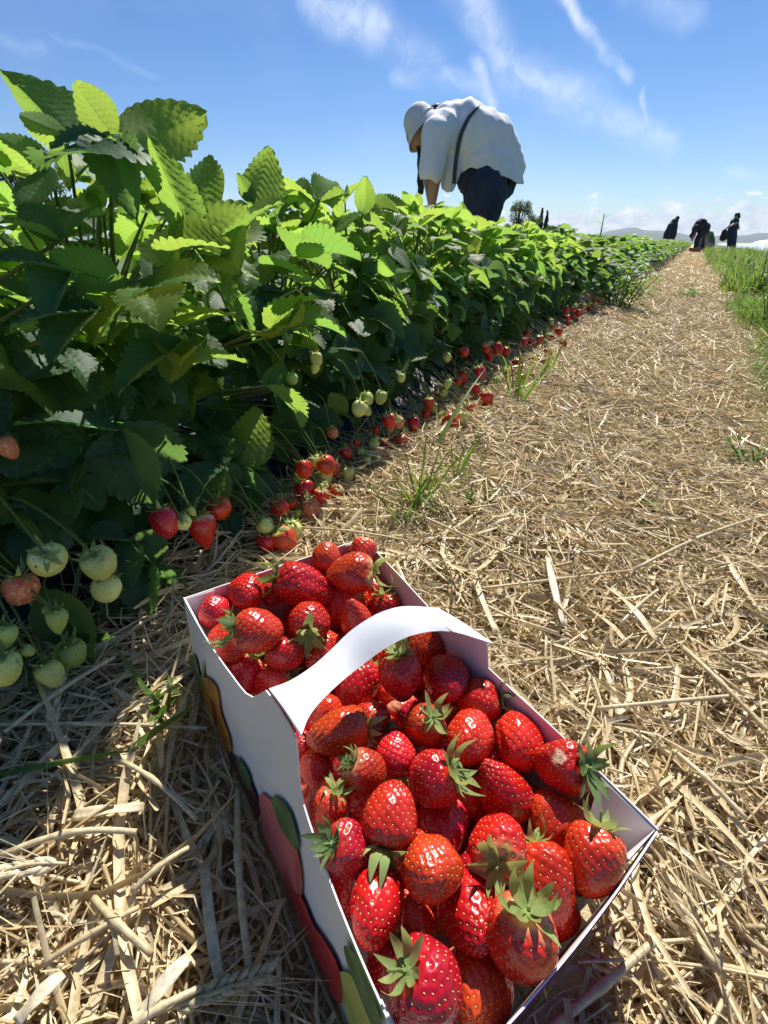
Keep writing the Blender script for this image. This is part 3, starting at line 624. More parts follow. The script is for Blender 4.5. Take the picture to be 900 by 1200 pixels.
for k in range(8):
    base = sepal_mesh(.62+.06*(k % 4), .26+.03*(k % 3), [.5, .9, 1.3, .2, 1.0, -.3, .7, 1.5][k], k)
    for key in SEP: me = base.copy(); me.materials.append(M[key]); SEP[key].append(me)
def stalk_mesh(L, bend, r):
    pts = [(0, 0, -.05), (0, 0, .05), (bend*.15, .02, L*.45), (bend*.5, .05, L)]
    V1, F1 = tube_geo(curve_pts(pts, 6), [r*1.3]*2+[r]*5, 6)
    V2 = []; F2 = []
    for k in range(10):
        th = 2*math.pi*k/10; V2.append((.20*math.cos(th), .20*math.sin(th), .0))
    for k in range(10):
        th = 2*math.pi*k/10; V2.append((.10*math.cos(th), .10*math.sin(th), .07))
    for k in range(10): k2 = (k+1) % 10; F2.append((k, k2, 10+k2, 10+k))
    F2.append(tuple(range(10, 20)))
    V, Fc = join_geo([(V1, F1), (V2, F2)]); me = bpy.data.meshes.new('calyx'); me.from_pydata([tuple(map(float, v)) for v in V], [], Fc); me.materials.append(M['sepal']); me.polygons.foreach_set('use_smooth', [True]*len(me.polygons)); return me
STK = [stalk_mesh(.35, .3, .05), stalk_mesh(.6, .5, .045), stalk_mesh(.2, .1, .05)]
def berry_rot(axis, spin):
    z = nrm(axis); x = np.cross([.2, .1, 1.], z); x = nrm(x) if np.linalg.norm(x) > .05 else np.array([1., 0, 0]); y = np.cross(z, x)
    return Matrix(((x[0], y[0], z[0]), (x[1], y[1], z[1]), (x[2], y[2], z[2]))) @ Matrix.Rotation(spin, 3, 'Z')
def put_berry(P, radius, axis, spin, lib, shp, sepals=True, parent=None, origin=None, nsep=10, seplen=1.0, rs=0, dark=False):
    """one strawberry: flesh, seeds, calyx > sepals"""
    me, sm, top = lib[shp]; rr = random.Random(rs)
    if parent is None:
        o = empty('strawberry', (0, 0, 0)); o.matrix_basis = xf(P, berry_rot(axis, spin), (radius,)*3); root = o
        f = bpy.data.objects.new('flesh', me); COL.objects.link(f); f.parent = o; s = bpy.data.objects.new('seeds', sm)
    else:
        o = bpy.data.objects.new('strawberry', me); COL.objects.link(o); o.parent = parent; o.matrix_basis = xf(np.asarray(P)-origin, berry_rot(axis, spin), (radius,)*3); root = o
        s = bpy.data.objects.new('seeds', sm)
    COL.objects.link(s); s.parent = o; s['kind'] = 'stuff'
    if sepals:
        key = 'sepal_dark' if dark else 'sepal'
        if parent is None:
            c = bpy.data.objects.new('calyx', rr.choice(STK)); COL.objects.link(c); c.parent = o; c.location = (0, 0, top+.01); c.rotation_euler = (0, 0, rr.uniform(0, 6))
            for k in range(nsep):
                sp2 = bpy.data.objects.new('sepal', rr.choice(SEP[key])); COL.objects.link(sp2); sp2.parent = c
                q = rr.uniform(.8, 1.2)*seplen
                sp2.matrix_basis = Matrix.Rotation(2*math.pi*k/nsep+rr.uniform(-.2, .2), 4, 'Z') @ Matrix.Translation((0, .1, .02+.02*(k % 2))) @ Matrix.Rotation(rr.uniform(-.15, .55), 4, 'X') @ Matrix.Rotation(rr.uniform(-.3, .3), 4, 'Y') @ Matrix.Diagonal((q, q, q, 1))
        else:
            c = bpy.data.objects.new('calyx', CALYX[rr.randrange(len(CALYX))]); COL.objects.link(c); c.parent = o; c.location = (0, 0, top+.01); c.rotation_euler = (0, 0, rr.uniform(0, 6)); c.scale = (1.3,)*3
    return root
# whole calyxes in one mesh for the small berries still on the plants
CALYX = []
for v_ in range(4):
    parts = []; rr = random.Random(v_+50)
    st = stalk_mesh(.25, .1, .05); parts.append(([tuple(v.co) for v in st.vertices], [tuple(p.vertices) for p in st.polygons]))
    for k in range(9):
        sm_ = SEP['sepal'][rr.randrange(8)]; mt = Matrix.Rotation(2*math.pi*k/9+rr.uniform(-.2, .2), 4, 'Z') @ Matrix.Translation((0, .1, .02)) @ Matrix.Rotation(rr.uniform(-.5, .3), 4, 'X')
        parts.append(([tuple(mt @ v.co) for v in sm_.vertices], [tuple(p.vertices) for p in sm_.polygons]))
    V, Fc = join_geo(parts); me = bpy.data.meshes.new('calyx'); me.from_pydata([tuple(map(float, v)) for v in V], [], Fc); me.materials.append(M['sepal']); me.polygons.foreach_set('use_smooth', [True]*len(me.polygons)); CALYX.append(me)

def img_axis(u, v, angle, e):
    a = rad(angle); e = rad(e); f = nrm(ray(u, v)); x = nrm(CR-f*(CR@f)); y = np.cross(f, x)
    return math.cos(e)*(x*math.cos(a) - y*math.sin(a)) - f*math.sin(e)
# u, v, width px, height above rim, calyx direction in the picture, lean of the calyx towards the viewer, shape, o = orange, number of sepals, label
NB = [
 (470,792,58,.006, 95, 35,1,0,10,'dull shaded strawberry standing upright just in front of the handle, sepals on top'),
 (524,797,60,-.004,120,-60,0,0,0,'smooth half shaded strawberry under the right part of the handle'),
 (583,807,56,-.006,5, 10,2,0,9,'small round strawberry against the right wall, green sepals on its right'),
 (497,851,52,-.004,45, 55,6,0,10,'round strawberry with pale green sepals turned up, just behind the big central one'),
 (549,866,64,.002,60,-55,0,0,0,'bright strawberry without visible sepals, left of the wide fan shaped one'),
 (611,869,68,-.002,80,-40,4,0,0,'wide fan shaped strawberry with a ridged top near the right wall'),
 (666,890,64,.010,-5, 35,1,0,11,'strawberry with a pale bruised scar and large sepals, leaning on the right wall'),
 (396,856,64,.002,5,-10,5,0,8,'dark shaded strawberry lying on its side beside the handle foot'),
 (436,842,46,-.014,-30, 0,2,0,8,'small strawberry in the handle shadow, right of the dark one'),
 (418,803,60,-.022,60,-20,0,0,6,'deep lying strawberry in full shade right below the arch'),
 (428,905,52,.006,150,35,6,0,9,'double lobed strawberry with sepals on its left, near the left wall'),
 (463,886,56,-.004,-80, 5,2,0,8,'rounded strawberry with sepals pointing down, above the deep crimson one'),
 (509,913,68,.010,20, 30,2,0,11,'shiny round strawberry with a pale neck and sepals on its right, in the centre'),
 (457,956,70,.016,-105,10,0,0,11,'deep crimson heart shaped strawberry with its sepals hanging below'),
 (408,997,60,.010,165,50,7,0,10,'glossy strawberry at the left wall with a tuft of sepals over the edge'),
 (379,947,52,-.002,60,45,6,1,9,'orange red strawberry squeezed against the left wall, star of sepals on top'),
 (505,1019,76,.012,45,-50,2,0,0,'plump round strawberry without sepals just below the centre'),
 (443,1061,78,.002,85,-50,5,0,0,'creased broad strawberry at the left wall below the crimson one'),
 (553,1071,86,.006,110,-55,1,0,0,'large conical strawberry hanging tip down in front of the star sepal one'),
 (588,925,66,-.004,-60,-40,3,0,0,'long pointed strawberry without sepals below the wide one'),
 (584,990,74,.008,-100,58,0,0,10,'strawberry whose star of pale sepals and short stalk face the viewer'),
 (637,1032,80,.006,95, 5,0,0,9,'tall strawberry with small sepals on top, between the star one and the corner one'),
 (659,958,66,-.006,170,-5,5,0,8,'strawberry lying left, its sepals half hidden, below the bruised one'),
 (706,1018,74,.010,65,5,0,1,10,'orange red strawberry with upright sepals in the near right corner'),
 (619,1115,88,.012,60,48,6,0,11,'strawberry with long spread sepals facing up at the near wall'),
 (500,1156,96,.010,150,50,2,0,8,'biggest strawberry at the bottom edge of the picture, sepals on its left'),
 (569,1168,82,-.004,60,-40,6,1,0,'orange strawberry without sepals right of the biggest one at the bottom edge'),
 (522,972,58,-.010,80,-40,3,0,0,'pointed strawberry partly hidden behind the plump round one'),
 (548,932,50,-.022,40,-30,2,0,0,'shadowed strawberry tucked behind the shiny central one'),
 (486,1072,46,-.020,-60,-30,3,0,0,'narrow dark wedge of a strawberry between two big ones'),
 (668,1092,60,-.022,50,20,2,0,8,'dark strawberry low in the near right corner under the others'),
 (456,1128,60,-.024,60,40,2,0,8,'dark strawberry deep at the left wall above the biggest one'),
 (371,902,44,-.016,120,-20,0,0,0,'strawberry in shade at the left wall, just under the handle foot'),
 (507,752,50,-.012,60,-20,2,0,0,'strawberry seen only under the middle of the handle arch'),
 (384,833,40,-.008,150,20,2,0,8,'small pale shouldered strawberry peeping out beside the handle foot'),
 (383,653,36,.020,-95,5,6,0,8,'round strawberry standing highest at the far wall, sepals beneath it'),
 (288,693,46,.010,100,-60,0,0,0,'smooth red strawberry next to the far left corner'),
 (356,688,62,.010,160,10,7,0,10,'broad strawberry with sepals on its left in the far compartment'),
 (411,672,52,.016,5,5,1,1,10,'orange pointed strawberry with green sepals on its right, far right corner'),
 (424,652,38,.012,80,-30,3,1,0,'pointed strawberry tip at the far wall behind the orange one'),
 (405,706,70,.008,60,-45,4,0,0,'wide folded strawberry in the middle of the far compartment'),
 (302,739,58,.014,175,5,6,1,10,'round orange red strawberry with a big grey green calyx on its left'),
 (252,718,42,.002,90,-30,2,0,0,'dark strawberry in the far left corner'),
 (257,757,50,-.006,120,-30,0,0,0,'dark strawberry pressed on the left wall under the grey green calyx'),
 (362,728,54,.012,-95,50,2,0,11,'strawberry with a bright star shaped calyx facing the viewer, far compartment'),
 (333,766,44,.008,10,-10,6,0,7,'small strawberry left of the star calyx one'),
 (417,723,42,.010,-70,-40,3,1,0,'small conical strawberry tip up beside the handle'),
 (464,707,46,.004,95,20,2,0,9,'strawberry at the right wall just behind the handle, small sepals on top'),
 (441,691,30,.004,90,-30,2,0,0,'small strawberry squeezed between the folded one and the right wall'),
 (282,795,54,-.004,70,10,0,0,11,'strawberry with a feathery calyx at the left wall near the handle'),
 (320,799,44,.002,20,15,6,0,9,'small shiny strawberry with pale sepals at the foot of the handle'),
 (316,690,34,-.004,90,-30,2,0,0,'small strawberry wedged behind the broad one with sepals'),
 (378,765,50,-.010,60,-30,0,0,0,'shaded strawberry low against the far side of the handle'),
]
rays = [ray(b[0], b[1]) for b in NB]; dep = []; 
for b, d in zip(NB, rays): dep.append(-(RIM_D-b[3]+.015)/(d@BN))
dep = np.array(dep); pxw = np.array([b[2] for b in NB]); RY = np.array(rays); dep0 = dep.copy()
for it in range(60):
    P = CO+RY*dep[:, None]; Rr = pxw*dep/F_PX*.5
    mv = np.zeros(len(NB))
    for i in range(len(NB)):
        for j in range(i):
            dd = np.linalg.norm(P[i]-P[j]); need = .86*(Rr[i]+Rr[j])
            if dd < need:
                q = (need-dd)*.25
                if NB[i][3] < NB[j][3]: mv[i] += q*1.5; mv[j] -= q*.4
                else: mv[j] += q*1.5; mv[i] -= q*.4
    dep = np.clip(dep+np.clip(mv, -.003, .003), dep0-.008, dep0+.030)
P = CO+RY*dep[:, None]; Rr = pxw*dep/F_PX*.5
for i, b in enumerate(NB):
    lib = ORAN if b[7] else RIPE; R_ = Rr[i]*.93; c_ = P[i].copy()
    w, l, h = box_coords(c_)
    if b[6] == 4: R_ *= .95
    w = min(max(w, R_*1.06+float(pinch(l))+.002), BOXW-R_*.90); l = min(max(l, R_*.90), BOXL-R_*.80)
    o = put_berry(B(w, l, h), R_, img_axis(b[0], b[1], b[4], b[5]), random.uniform(0, 6), lib, b[6], b[8] > 0, nsep=max(8, b[8]), rs=i, seplen=1.12+.25*(b[8] > 9), dark=(i in (2, 6, 8, 10, 14, 37, 41, 49)))
    tag(o, b[9], 'strawberry', 'picked strawberries in the carton')
k = 0
for l in np.arange(.026, BOXL-.015, .033):
    for w in np.arange(.030, BOXW-.018, .030):
        o = put_berry(B(w+random.uniform(-.004, .004), l+random.uniform(-.004, .004), -.058+random.uniform(-.008, .006)), random.uniform(.0155, .018), np.array([random.gauss(0, 1), random.gauss(0, 1), random.uniform(-1, .6)]), random.uniform(0, 6), RIPE, k % 8, k % 3 == 0 and .05 < w < .13, nsep=8, rs=900+k)
        tag(o, 'strawberry buried below the top layer in the carton, seen only through gaps', 'strawberry', 'buried strawberries in the carton'); k += 1
# the pale dry scar on the bruised strawberry, a patch of dead skin with its own outline
bruised = [o for o in COL.objects if o.get('label', '').startswith('strawberry with a pale bruised')][0]
bi = [i for i, b in enumerate(NB) if b[9].startswith('strawberry with a pale bruised')][0]
fl = [c for c in bruised.children if c.name.startswith('flesh')][0]; fl.data = fl.data.copy()
dloc = np.array((bruised.matrix_basis.to_3x3().normalized().transposed() @ Vector(nrm(-CF*.75 - CD*.75 - CR*.35))))
sm_, sg, sb, so_ = newmat('bruised_strawberry'); tcn = sg.node('ShaderNodeTexCoord'); oc = tcn.outputs['Object']
vd = sg.node('ShaderNodeVectorMath', operation='DISTANCE'); sg.put(vd.inputs[0], oc); vd.inputs[1].default_value = tuple(dloc*.95)
msk = sg.ss(sg.m('ADD', vd.outputs['Value'], sg.m('MULTIPLY', sg.m('SUBTRACT', sg.noise(oc, 4, 4, .7), .5), .7)), .34, .22)
sg.put(sb.inputs['Base Color'], sg.mix(msk, (.50, .016, .015, 1), sg.mix(sg.noise(oc, 9, 4, .7), (.75, .58, .42, 1), (.55, .22, .12, 1))))
sg.put(sb.inputs['Roughness'], sg.m('ADD', .25, sg.m('MULTIPLY', msk, .45))); fl.data.materials.clear(); fl.data.materials.append(sm_)

# ------------------------------------------------------------------ straw
def in_box(x, y, m=.002):
    q = np.stack([x, y], -1) - (BA-BN*BOXH*.75)[:2]; w = q@BW[:2]; l = q@BL[:2]; return (w > -m) & (w < BOXW+m) & (l > -m) & (l < BOXL+m)
def straw_batch(n, rs, rr, Ls, Ws, zup, kind, tone=(.2, 1.), seg=3, sides=4, curl=.15, tilt=.12, dense=None, aniso=0.):
    """n stalks; kind 'tube' or 'flat'; returns verts, quads, tone"""
    s = RNG.uniform(rs[0], rs[1], n) if dense is None else dense(n)
    r = RNG.uniform(rr[0], rr[1], n); L = RNG.uniform(0, 1, n)**1.6*(Ls[1]-Ls[0])+Ls[0]; wd = RNG.uniform(*Ws, n)
    a = RNG.uniform(0, math.pi*2, n)
    if aniso: a = np.where(RNG.uniform(0, 1, n) < aniso, RNG.normal(math.pi*.5, .5, n), a)
    d = np.stack([np.cos(a), np.sin(a)], -1); ctr = np.stack([r, s], -1)
    t = np.linspace(-.5, .5, seg+1); side = np.stack([-d[:, 1], d[:, 0]], -1)
    bend = RNG.normal(0, curl, n)*L; kink = RNG.uniform(-.3, .3, n); ka = RNG.normal(0, curl*1.5, n)
    XY = ctr[:, None] + d[:, None]*(t[None, :, None]*L[:, None, None]) + side[:, None]*((bend[:, None]*(4*t**2)[None] + np.maximum(0, t[None]-kink[:, None])*ka[:, None]*L[:, None])[..., None])
    tl = RNG.normal(0, tilt, n); lift = RNG.uniform(0, 1, n)**1.3*(zup[1]-zup[0])+zup[0]
    Z = ground_z(XY[..., 0], XY[..., 1]) + lift[:, None] + t[None]*L[:, None]*tl[:, None]
    Z += (np.abs(t)[None]*2)**2*(RNG.normal(0, .08, n)*L)[:, None]
    Z = np.maximum(Z, ground_z(XY[..., 0], XY[..., 1])+.001)
    C = np.concatenate([XY, Z[..., None]], -1)
    keep = ~(in_box(XY[..., 0], XY[..., 1]).any(1)) & ((XY**2).sum(-1).min(1) > .0)
    C = C[keep]; wd = wd[keep]; side = side[keep]; n = len(C)
    tn = RNG.beta(2.2, 1.8, n)*(tone[1]-tone[0])+tone[0]
    sd3 = np.concatenate([side, np.zeros((n, 1))], -1); up = np.array([0, 0, 1.])
    if kind == 'flat':
        roll = RNG.normal(0, .9, n); tw = RNG.normal(0, .8, n)
        prof = np.ones(seg+1); prof[-1] = .3; prof[0] = .75
        ang_ = roll[:, None]+tw[:, None]*t[None]
        off = (np.cos(ang_)[..., None]*sd3[:, None] + np.sin(ang_)[..., None]*up)*(wd[:, None]*.5*prof[None])[..., None]
        cup = (np.cos(ang_)[..., None]*up - np.sin(ang_)[..., None]*sd3[:, None])*(wd[:, None]*.22*prof[None])[..., None]
        V = np.stack([C-off, C-cup, C+off], 2); k = 3; wrap = False
    else:
        th = np.arange(sides)*2*math.pi/sides+.4
        prof = np.ones(seg+1)
        V = C[:, :, None] + (np.cos(th)[None, None, :, None]*sd3[:, None, None] + np.sin(th)[None, None, :, None]*up)*(wd[:, None, None, None]*.5); k = sides; wrap = True
    V = V.reshape(n, (seg+1)*k, 3); q = []
    for i in range(seg):
        for j in range(k if wrap else k-1):
            j2 = (j+1) % k; q.append((i*k+j, i*k+j2, (i+1)*k+j2, (i+1)*k+j))
    if wrap and sides == 4: q.append((3, 2, 1, 0)); q.append(tuple(seg*4+x for x in range(4)))
    q = np.array(q); Qd = (q[None]+(np.arange(n)*(seg+1)*k)[:, None, None]).reshape(-1, 4)
    return V.reshape(-1, 3), Qd, np.repeat(tn, (seg+1)*k)
def straw_object(name, batches):
    Vs, Qs, Ts = [], [], []; o = 0
    for v, q, t in batches: Vs.append(v); Qs.append(q+o); Ts.append(t); o += len(v)
    me = np_mesh(name, np.concatenate(Vs), np.concatenate(Qs), M['straw'], np.concatenate(Ts), smooth=True); return me_obj(name, me)
def dn(s0, s1, p): return lambda n: s0+(s1-s0)*RNG.uniform(0, 1, n)**p
near = [straw_batch(9000, (-.25, 1.5), (-.47, .50), (.04, .20), (.0016, .0036), (.0, .030), 'tube', (.12, 1.), 4, 4, .10, .10),
        straw_batch(11000, (-.25, 1.5), (-.47, .50), (.04, .18), (.0022, .0066), (.002, .034), 'flat', (.1, 1.), 5, 4, .12, .12),
        straw_batch(30000, (-.25, 1.5), (-.47, .50), (.015, .10), (.0008, .0020), (.004, .036), 'flat', (.2, 1.), 3, 4, .25, .25)]
near += [straw_batch(2600, (-.14, .40), (-.36, .22), (.018, .075), (.0016, .0046), (.0, .030), 'flat', (.15, 1.), 4, 4, .12, .14), straw_batch(1200, (-.14, .40), (-.36, .22), (.02, .08), (.0016, .0032), (.0, .030), 'tube', (.15, 1.), 3, 4, .10, .12)]
mid = [straw_batch(22000, (1.4, 5.5), (-.47, .46), (.05, .26), (.002, .0046), (.0, .030), 'tube', (.2, 1.), 2, 4, .14, .10, dn(1.4, 5.5, 1.4)),
       straw_batch(28000, (1.4, 5.5), (-.47, .46), (.03, .18), (.002, .007), (.004, .036), 'flat', (.25, 1.), 3, 4, .2, .16, dn(1.4, 5.5, 1.4))]
far = [straw_batch(26000, (5, 40), (-.50, .46), (.06, .28), (.006, .014), (.0, .035), 'flat', (.2, 1.), 2, 4, .15, .14, dn(5, 40, 1.8))]
tag(straw_object('straw_mulch', near+mid+far), 'loose golden straw mulch covering the whole path between the rows', 'straw', kind='stuff')

# single stalks, leaves and ears that stand out of the mulch
def bend_line(p, q, up, r0, bow=.0, n=8):
    A_ = px_g(*p, up); B_ = px_g(*q, up*1.05); sd = nrm(np.cross(B_-A_, [0, 0, 1])); L = np.linalg.norm(B_-A_)
    return np.array([A_+(B_-A_)*t + sd*bow*L*math.sin(math.pi*t) + np.array([0, 0, .004*math.sin(math.pi*t)]) for t in np.linspace(0, 1, n)])
def add_tone(o, v):
    a = o.data.attributes.new('tone', 'FLOAT', 'POINT'); a.data.foreach_set('value', [v]*len(o.data.vertices))
def stalk(p, q, up, r0, tone, label, bow=.02, flat=False):
    pts = bend_line(p, q, up, r0, bow, 12); base = pts[0].copy()
    if flat:
        V = []; Fc = []; n = len(pts)
        for i in range(n):
            sd = nrm(np.cross(pts[min(i+1, n-1)]-pts[max(i-1, 0)], [0, 0, 1])); w = r0*(1-.5*abs(i/(n-1)-.45)); tw = .35*math.sin(i*.7+p[0])
            o3 = sd*math.cos(tw)+np.array([0, 0, math.sin(tw)])
            for k, hh in ((-1, 0), (-.4, -.18), (.4, -.18), (1, 0)): V.append(pts[i]-base+o3*w*k+np.array([0, 0, hh*w]))
        for i in range(n-1):
            for k in range(3): a = i*4+k; Fc.append((a, a+1, a+5, a+4))
        o = mesh_obj('straw_leaf', V, Fc, M['straw'], loc=base); md = o.modifiers.new('thickness', 'SOLIDIFY'); md.thickness = .0004
        cat = 'straw'
    else:
        rr_ = [r0*(1.0+.32*(abs(i/11-.5) < .04)-.12*i/11) for i in range(12)]
        rr_[5] = r0*1.28
        V, Fc = tube_geo(pts-base, rr_, 8, False)
        # hollow cut ends
        n = len(V); V += list(np.array(V[:8])*1.0 + (pts[1]-pts[0])*.02*0); 
        o = mesh_obj('straw_stalk', V[:n], Fc, M['straw'], loc=base); md = o.modifiers.new('thickness', 'SOLIDIFY'); md.thickness = .0005; cat = 'straw'
    add_tone(o, tone); tag(o, label, cat, 'straw stalks lying on top of the mulch'); return o
ST = [((-8,849),(243,853),.034,.0020,.80,'long straight straw stalk with a node, lying left of the carton',.004,False),
 ((636,1212),(772,1098),.034,.0034,.62,'thick brown straw stalk beside the near right corner of the carton',.01,False),
 ((560,690),(742,668),.036,.0022,.75,'thin straw stalk lying across the path right of the far wall',.02,False),
 ((742,668),(905,602),.036,.0032,.80,'thick pale straw stalk running to the right picture edge',-.02,False),
 ((802,760),(905,862),.036,.0036,.62,'golden straw stalk slanting down to the right picture edge',.02,False),
 ((727,731),(771,691),.038,.0026,.85,'short cut straw stalk in the middle of the path',.0,False),
 ((642,653),(661,733),.040,.0042,.97,'pale flat straw leaf standing out white on the path',.02,True),
 ((556,676),(582,742),.038,.0034,.85,'flat straw leaf lying by the right wall of the carton',.03,True),
 ((716,690),(770,752),.038,.0040,.78,'folded flat straw leaf near the short cut stalk',-.03,True),
 ((163,1192),(221,1120),.040,.0042,1.0,'wide white straw leaf at the bottom left',.02,True),
 ((150,1206),(236,1158),.040,.0028,.85,'straw stalk under the wide white leaf, bottom left',.0,False),
 ((110,1053),(178,1118),.038,.0030,.66,'straw stalk slanting down in the shade, bottom left',.02,False),
 ((50,1130),(163,1063),.036,.0024,.60,'grey straw stalk rising to the right, bottom left',.02,False),
 ((133,887),(231,961),.040,.0024,.80,'straw stalk slanting towards the carton print',-.03,False),
 ((279,925),(292,1135),.038,.0034,.72,'upright looking straw stalk next to the printed strawberry',.02,False),
 ((18,1200),(74,1140),.040,.0040,.98,'sunlit broad straw leaf in the bottom left corner',.03,True),
 ((5,858),(134,770),.040,.0024,.92,'pale straw stalk under the green berries',.01,False),
 ((0,1003),(160,975),.038,.0030,.85,'sunlit straw stalk at the left picture edge',-.06,False),
 ((85,955),(168,945),.036,.0038,.93,'sunlit flat straw leaf in the shade left of the carton',.03,True),
 ((155,1045),(222,993),.042,.0026,.78,'short stalk ending in a frayed tuft, left of the carton',.0,False),
 ((240,1010),(262,1170),.036,.0034,.85,'sunlit flat straw leaf beside the carton wall',.02,True),
 ((430,575),(640,668),.040,.0024,.55,'long brown stalk behind the grass tuft',.03,False),
 ((350,618),(480,634),.038,.0022,.55,'brown stalk lying behind the far wall of the carton',.0,False),
 ((850,650),(895,720),.036,.0034,.70,'flat straw leaf at the right edge of the path',.05,True),
 ((790,880),(875,960),.036,.0030,.88,'straw stalk right of the bruised strawberry',.02,False),
 ((700,830),(860,815),.036,.0026,.80,'straw stalk lying level right of the carton',.02,False)]
for t in ST: stalk(*t[:3], t[3]*(1. if t[7] else .74), *t[4:6], bow=t[6], flat=t[7])
def ear(p, q, up, label, tone):
    pts = bend_line(p, q, up, .003, .02, 9); base = pts[0].copy(); parts = []; rr = random.Random(p[0]); ax = nrm(pts[-1]-pts[0]); sd = nrm(np.cross(ax, [0, 0, 1])); L = np.linalg.norm(pts[-1]-pts[0])
    root = empty('grain_ear', base); V, Fc = tube_geo(pts-base, .0011, 5); o = mesh_obj('stem', V, Fc, M['straw'], root); add_tone(o, tone*.8)
    for k in range(18):
        t = .12+.82*k/17; c = pts[0]+(pts[-1]-pts[0])*t-base; side = [1, -1][k % 2]
        u_ = nrm(ax*1.0+sd*side*.45+np.array([0, 0, rr.uniform(.0, .6)])); l = .011; w = .0024
        gp = [c, c+u_*l*.35, c+u_*l*.7, c+u_*l]; parts.append(tube_geo(gp, [.0008, w, w*.8, .0003], 6))
    V, Fc = join_geo(parts); o = mesh_obj('grain', V, Fc, M['straw'], root); add_tone(o, tone); o['kind'] = 'stuff'
    parts = []
    for k in range(18):
        t = .12+.82*k/17; c = pts[0]+(pts[-1]-pts[0])*t-base; u_ = nrm(ax+sd*[1, -1][k % 2]*rr.uniform(.2, .5)+np.array([0, 0, rr.uniform(-.05, .5)])); parts.append(tube_geo([c, c+u_*.02, c+u_*rr.uniform(.035, .05)], [.0004, .0003, .0001], 3))
    V, Fc = join_geo(parts); o = mesh_obj('awn', V, Fc, M['straw'], root); add_tone(o, min(1, tone*1.1)); o['kind'] = 'stuff'
    tag(root, label, 'grain ear', 'dry grain ears in the straw')
ear((78,1012), (-10,1026), .040, 'sunlit dry grain ear at the left picture edge', .95)
ear((190,1185), (318,1140), .038, 'grey bearded grain ear at the bottom left of the carton', .6)
ear((62,868), (64,812), .036, 'pale grain ear standing near the lowest green berries', .92)
ear((252,940), (262,975), .036, 'shaded grain ear beside the printed petals', .5)
ear((850,1150), (800,1060), .034, 'grain ear lying in the sun at the right of the carton', .8)
ear((690,480), (700,530), .034, 'small grain ear on the middle of the path', .7)

# ------------------------------------------------------------------ strawberry plants
def leaflet_mesh(seed, L=1., Wd=.86, fold=.35, curl=.5, cup=.2, teeth=11, cols=5, name='leaflet', lo=False):
    """blade in the XY plane, base at the origin, tip at +Y, upper face +Z; toothed edge, pleated along the side veins"""
    r_ = random.Random(seed); rows = teeth*4+1 if not lo else 9; V = []; UV = []; Fc = []
    def half(t): return Wd*.5*max(0., math.sin(math.pi*min(1, t**.82*.97+.02)))**.72*(1-.10*t)
    tw = r_.uniform(-.25, .25); wv = r_.uniform(0, 6)
    for i in range(rows):
        t = i/(rows-1); hw = half(t) if i < rows-1 else .012
        for k in range(-cols, cols+1):
            q = k/cols; x = hw*q; y = L*t
            if abs(k) == cols and 2 < i < rows-1 and not lo:
                ph_ = (i % 4)/4; saw = (.0, .45, .85, .55)[i % 4]
                x *= .955+.13*saw; y += (-.004, .012, .034, .030)[i % 4]*L
            y2 = y - .10*abs(q)*L*(1-t)*.0 
            pl = -.017*math.cos(2*math.pi*(9*(t-.30*abs(q))-.5))*min(1, abs(q)*3)*(1-.3*abs(q)) if not lo else 0
            z = abs(x)*math.tan(fold) + pl - cup*x*x*2 + .02*math.sin(t*5+wv+q*2) + tw*x*t
            # droop along the midrib
            a = curl*t; yy = y2*(1-.18*a*a*1.2) ; z -= L*.5*curl*t*t
            V.append((x, yy, z)); UV.append((q, t))
    nc = 2*cols+1
    for i in range(rows-1):
        for k in range(nc-1):
            a = i*nc+k; Fc.append((a, a+1, a+nc+1, a+nc))
    me = bpy.data.meshes.new(name); me.from_pydata(V, [], Fc); me.polygons.foreach_set('use_smooth', [True]*len(Fc))
    uvl = me.uv_layers.new(name='UVMap'); li = np.zeros(len(me.loops), dtype=np.int32); me.loops.foreach_get('vertex_index', li)
    uvl.data.foreach_set('uv', np.array(UV, dtype=np.float32)[li].ravel()); return me
LEAF = {}
for key in ('leaf', 'leaf_young', 'leaf_dark'):
    LEAF[key] = []
for v_ in range(12):
    rr = random.Random(v_*3+1)
    base = leaflet_mesh(v_, 1., rr.uniform(.74, .92), rr.uniform(.10, .75), rr.uniform(-.3, 1.0), rr.uniform(-.2, .5), rr.choice((9, 10, 11, 12)))
    for key in LEAF: me = base.copy(); me.materials.append(M[key]); LEAF[key].append(me)
FLAT = [1]
def petiole_obj(name, base_pt, J, origin, parent, r0=.0021, sag=.0, mid=None):
    base_pt = np.asarray(base_pt); J = np.asarray(J); m_ = (base_pt+J)/2 + np.array([0, 0, .25*abs(J[2]-base_pt[2])*.6 - sag]); m_[:2] = base_pt[:2]*.62+J[:2]*.38
    if mid is not None: m_ = mid
    pts = curve_pts([base_pt, m_, J], 8); V, Fc = tube_geo(pts-J, np.linspace(r0*1.25, r0*.75, 9), 5)
    return mesh_obj(name, V, Fc, M['petiole'], parent, loc=J-origin)
def leaflet_at(parent, mat, J, Bp, tip, nh, width=1., var=None, key='leaf'):
    """leaflet object under the leaf stalk `parent` (whose origin is J)"""
    ax = np.asarray(tip)-np.asarray(Bp); L = np.linalg.norm(ax); me = LEAF[key][var if var is not None else random.randrange(12)]
    o = bpy.data.objects.new('leaflet', me); COL.objects.link(o); o.parent = parent
    o.matrix_basis = xf(np.asarray(Bp)-np.asarray(J), frame(ax, nh), (L*width, L, L)); return o
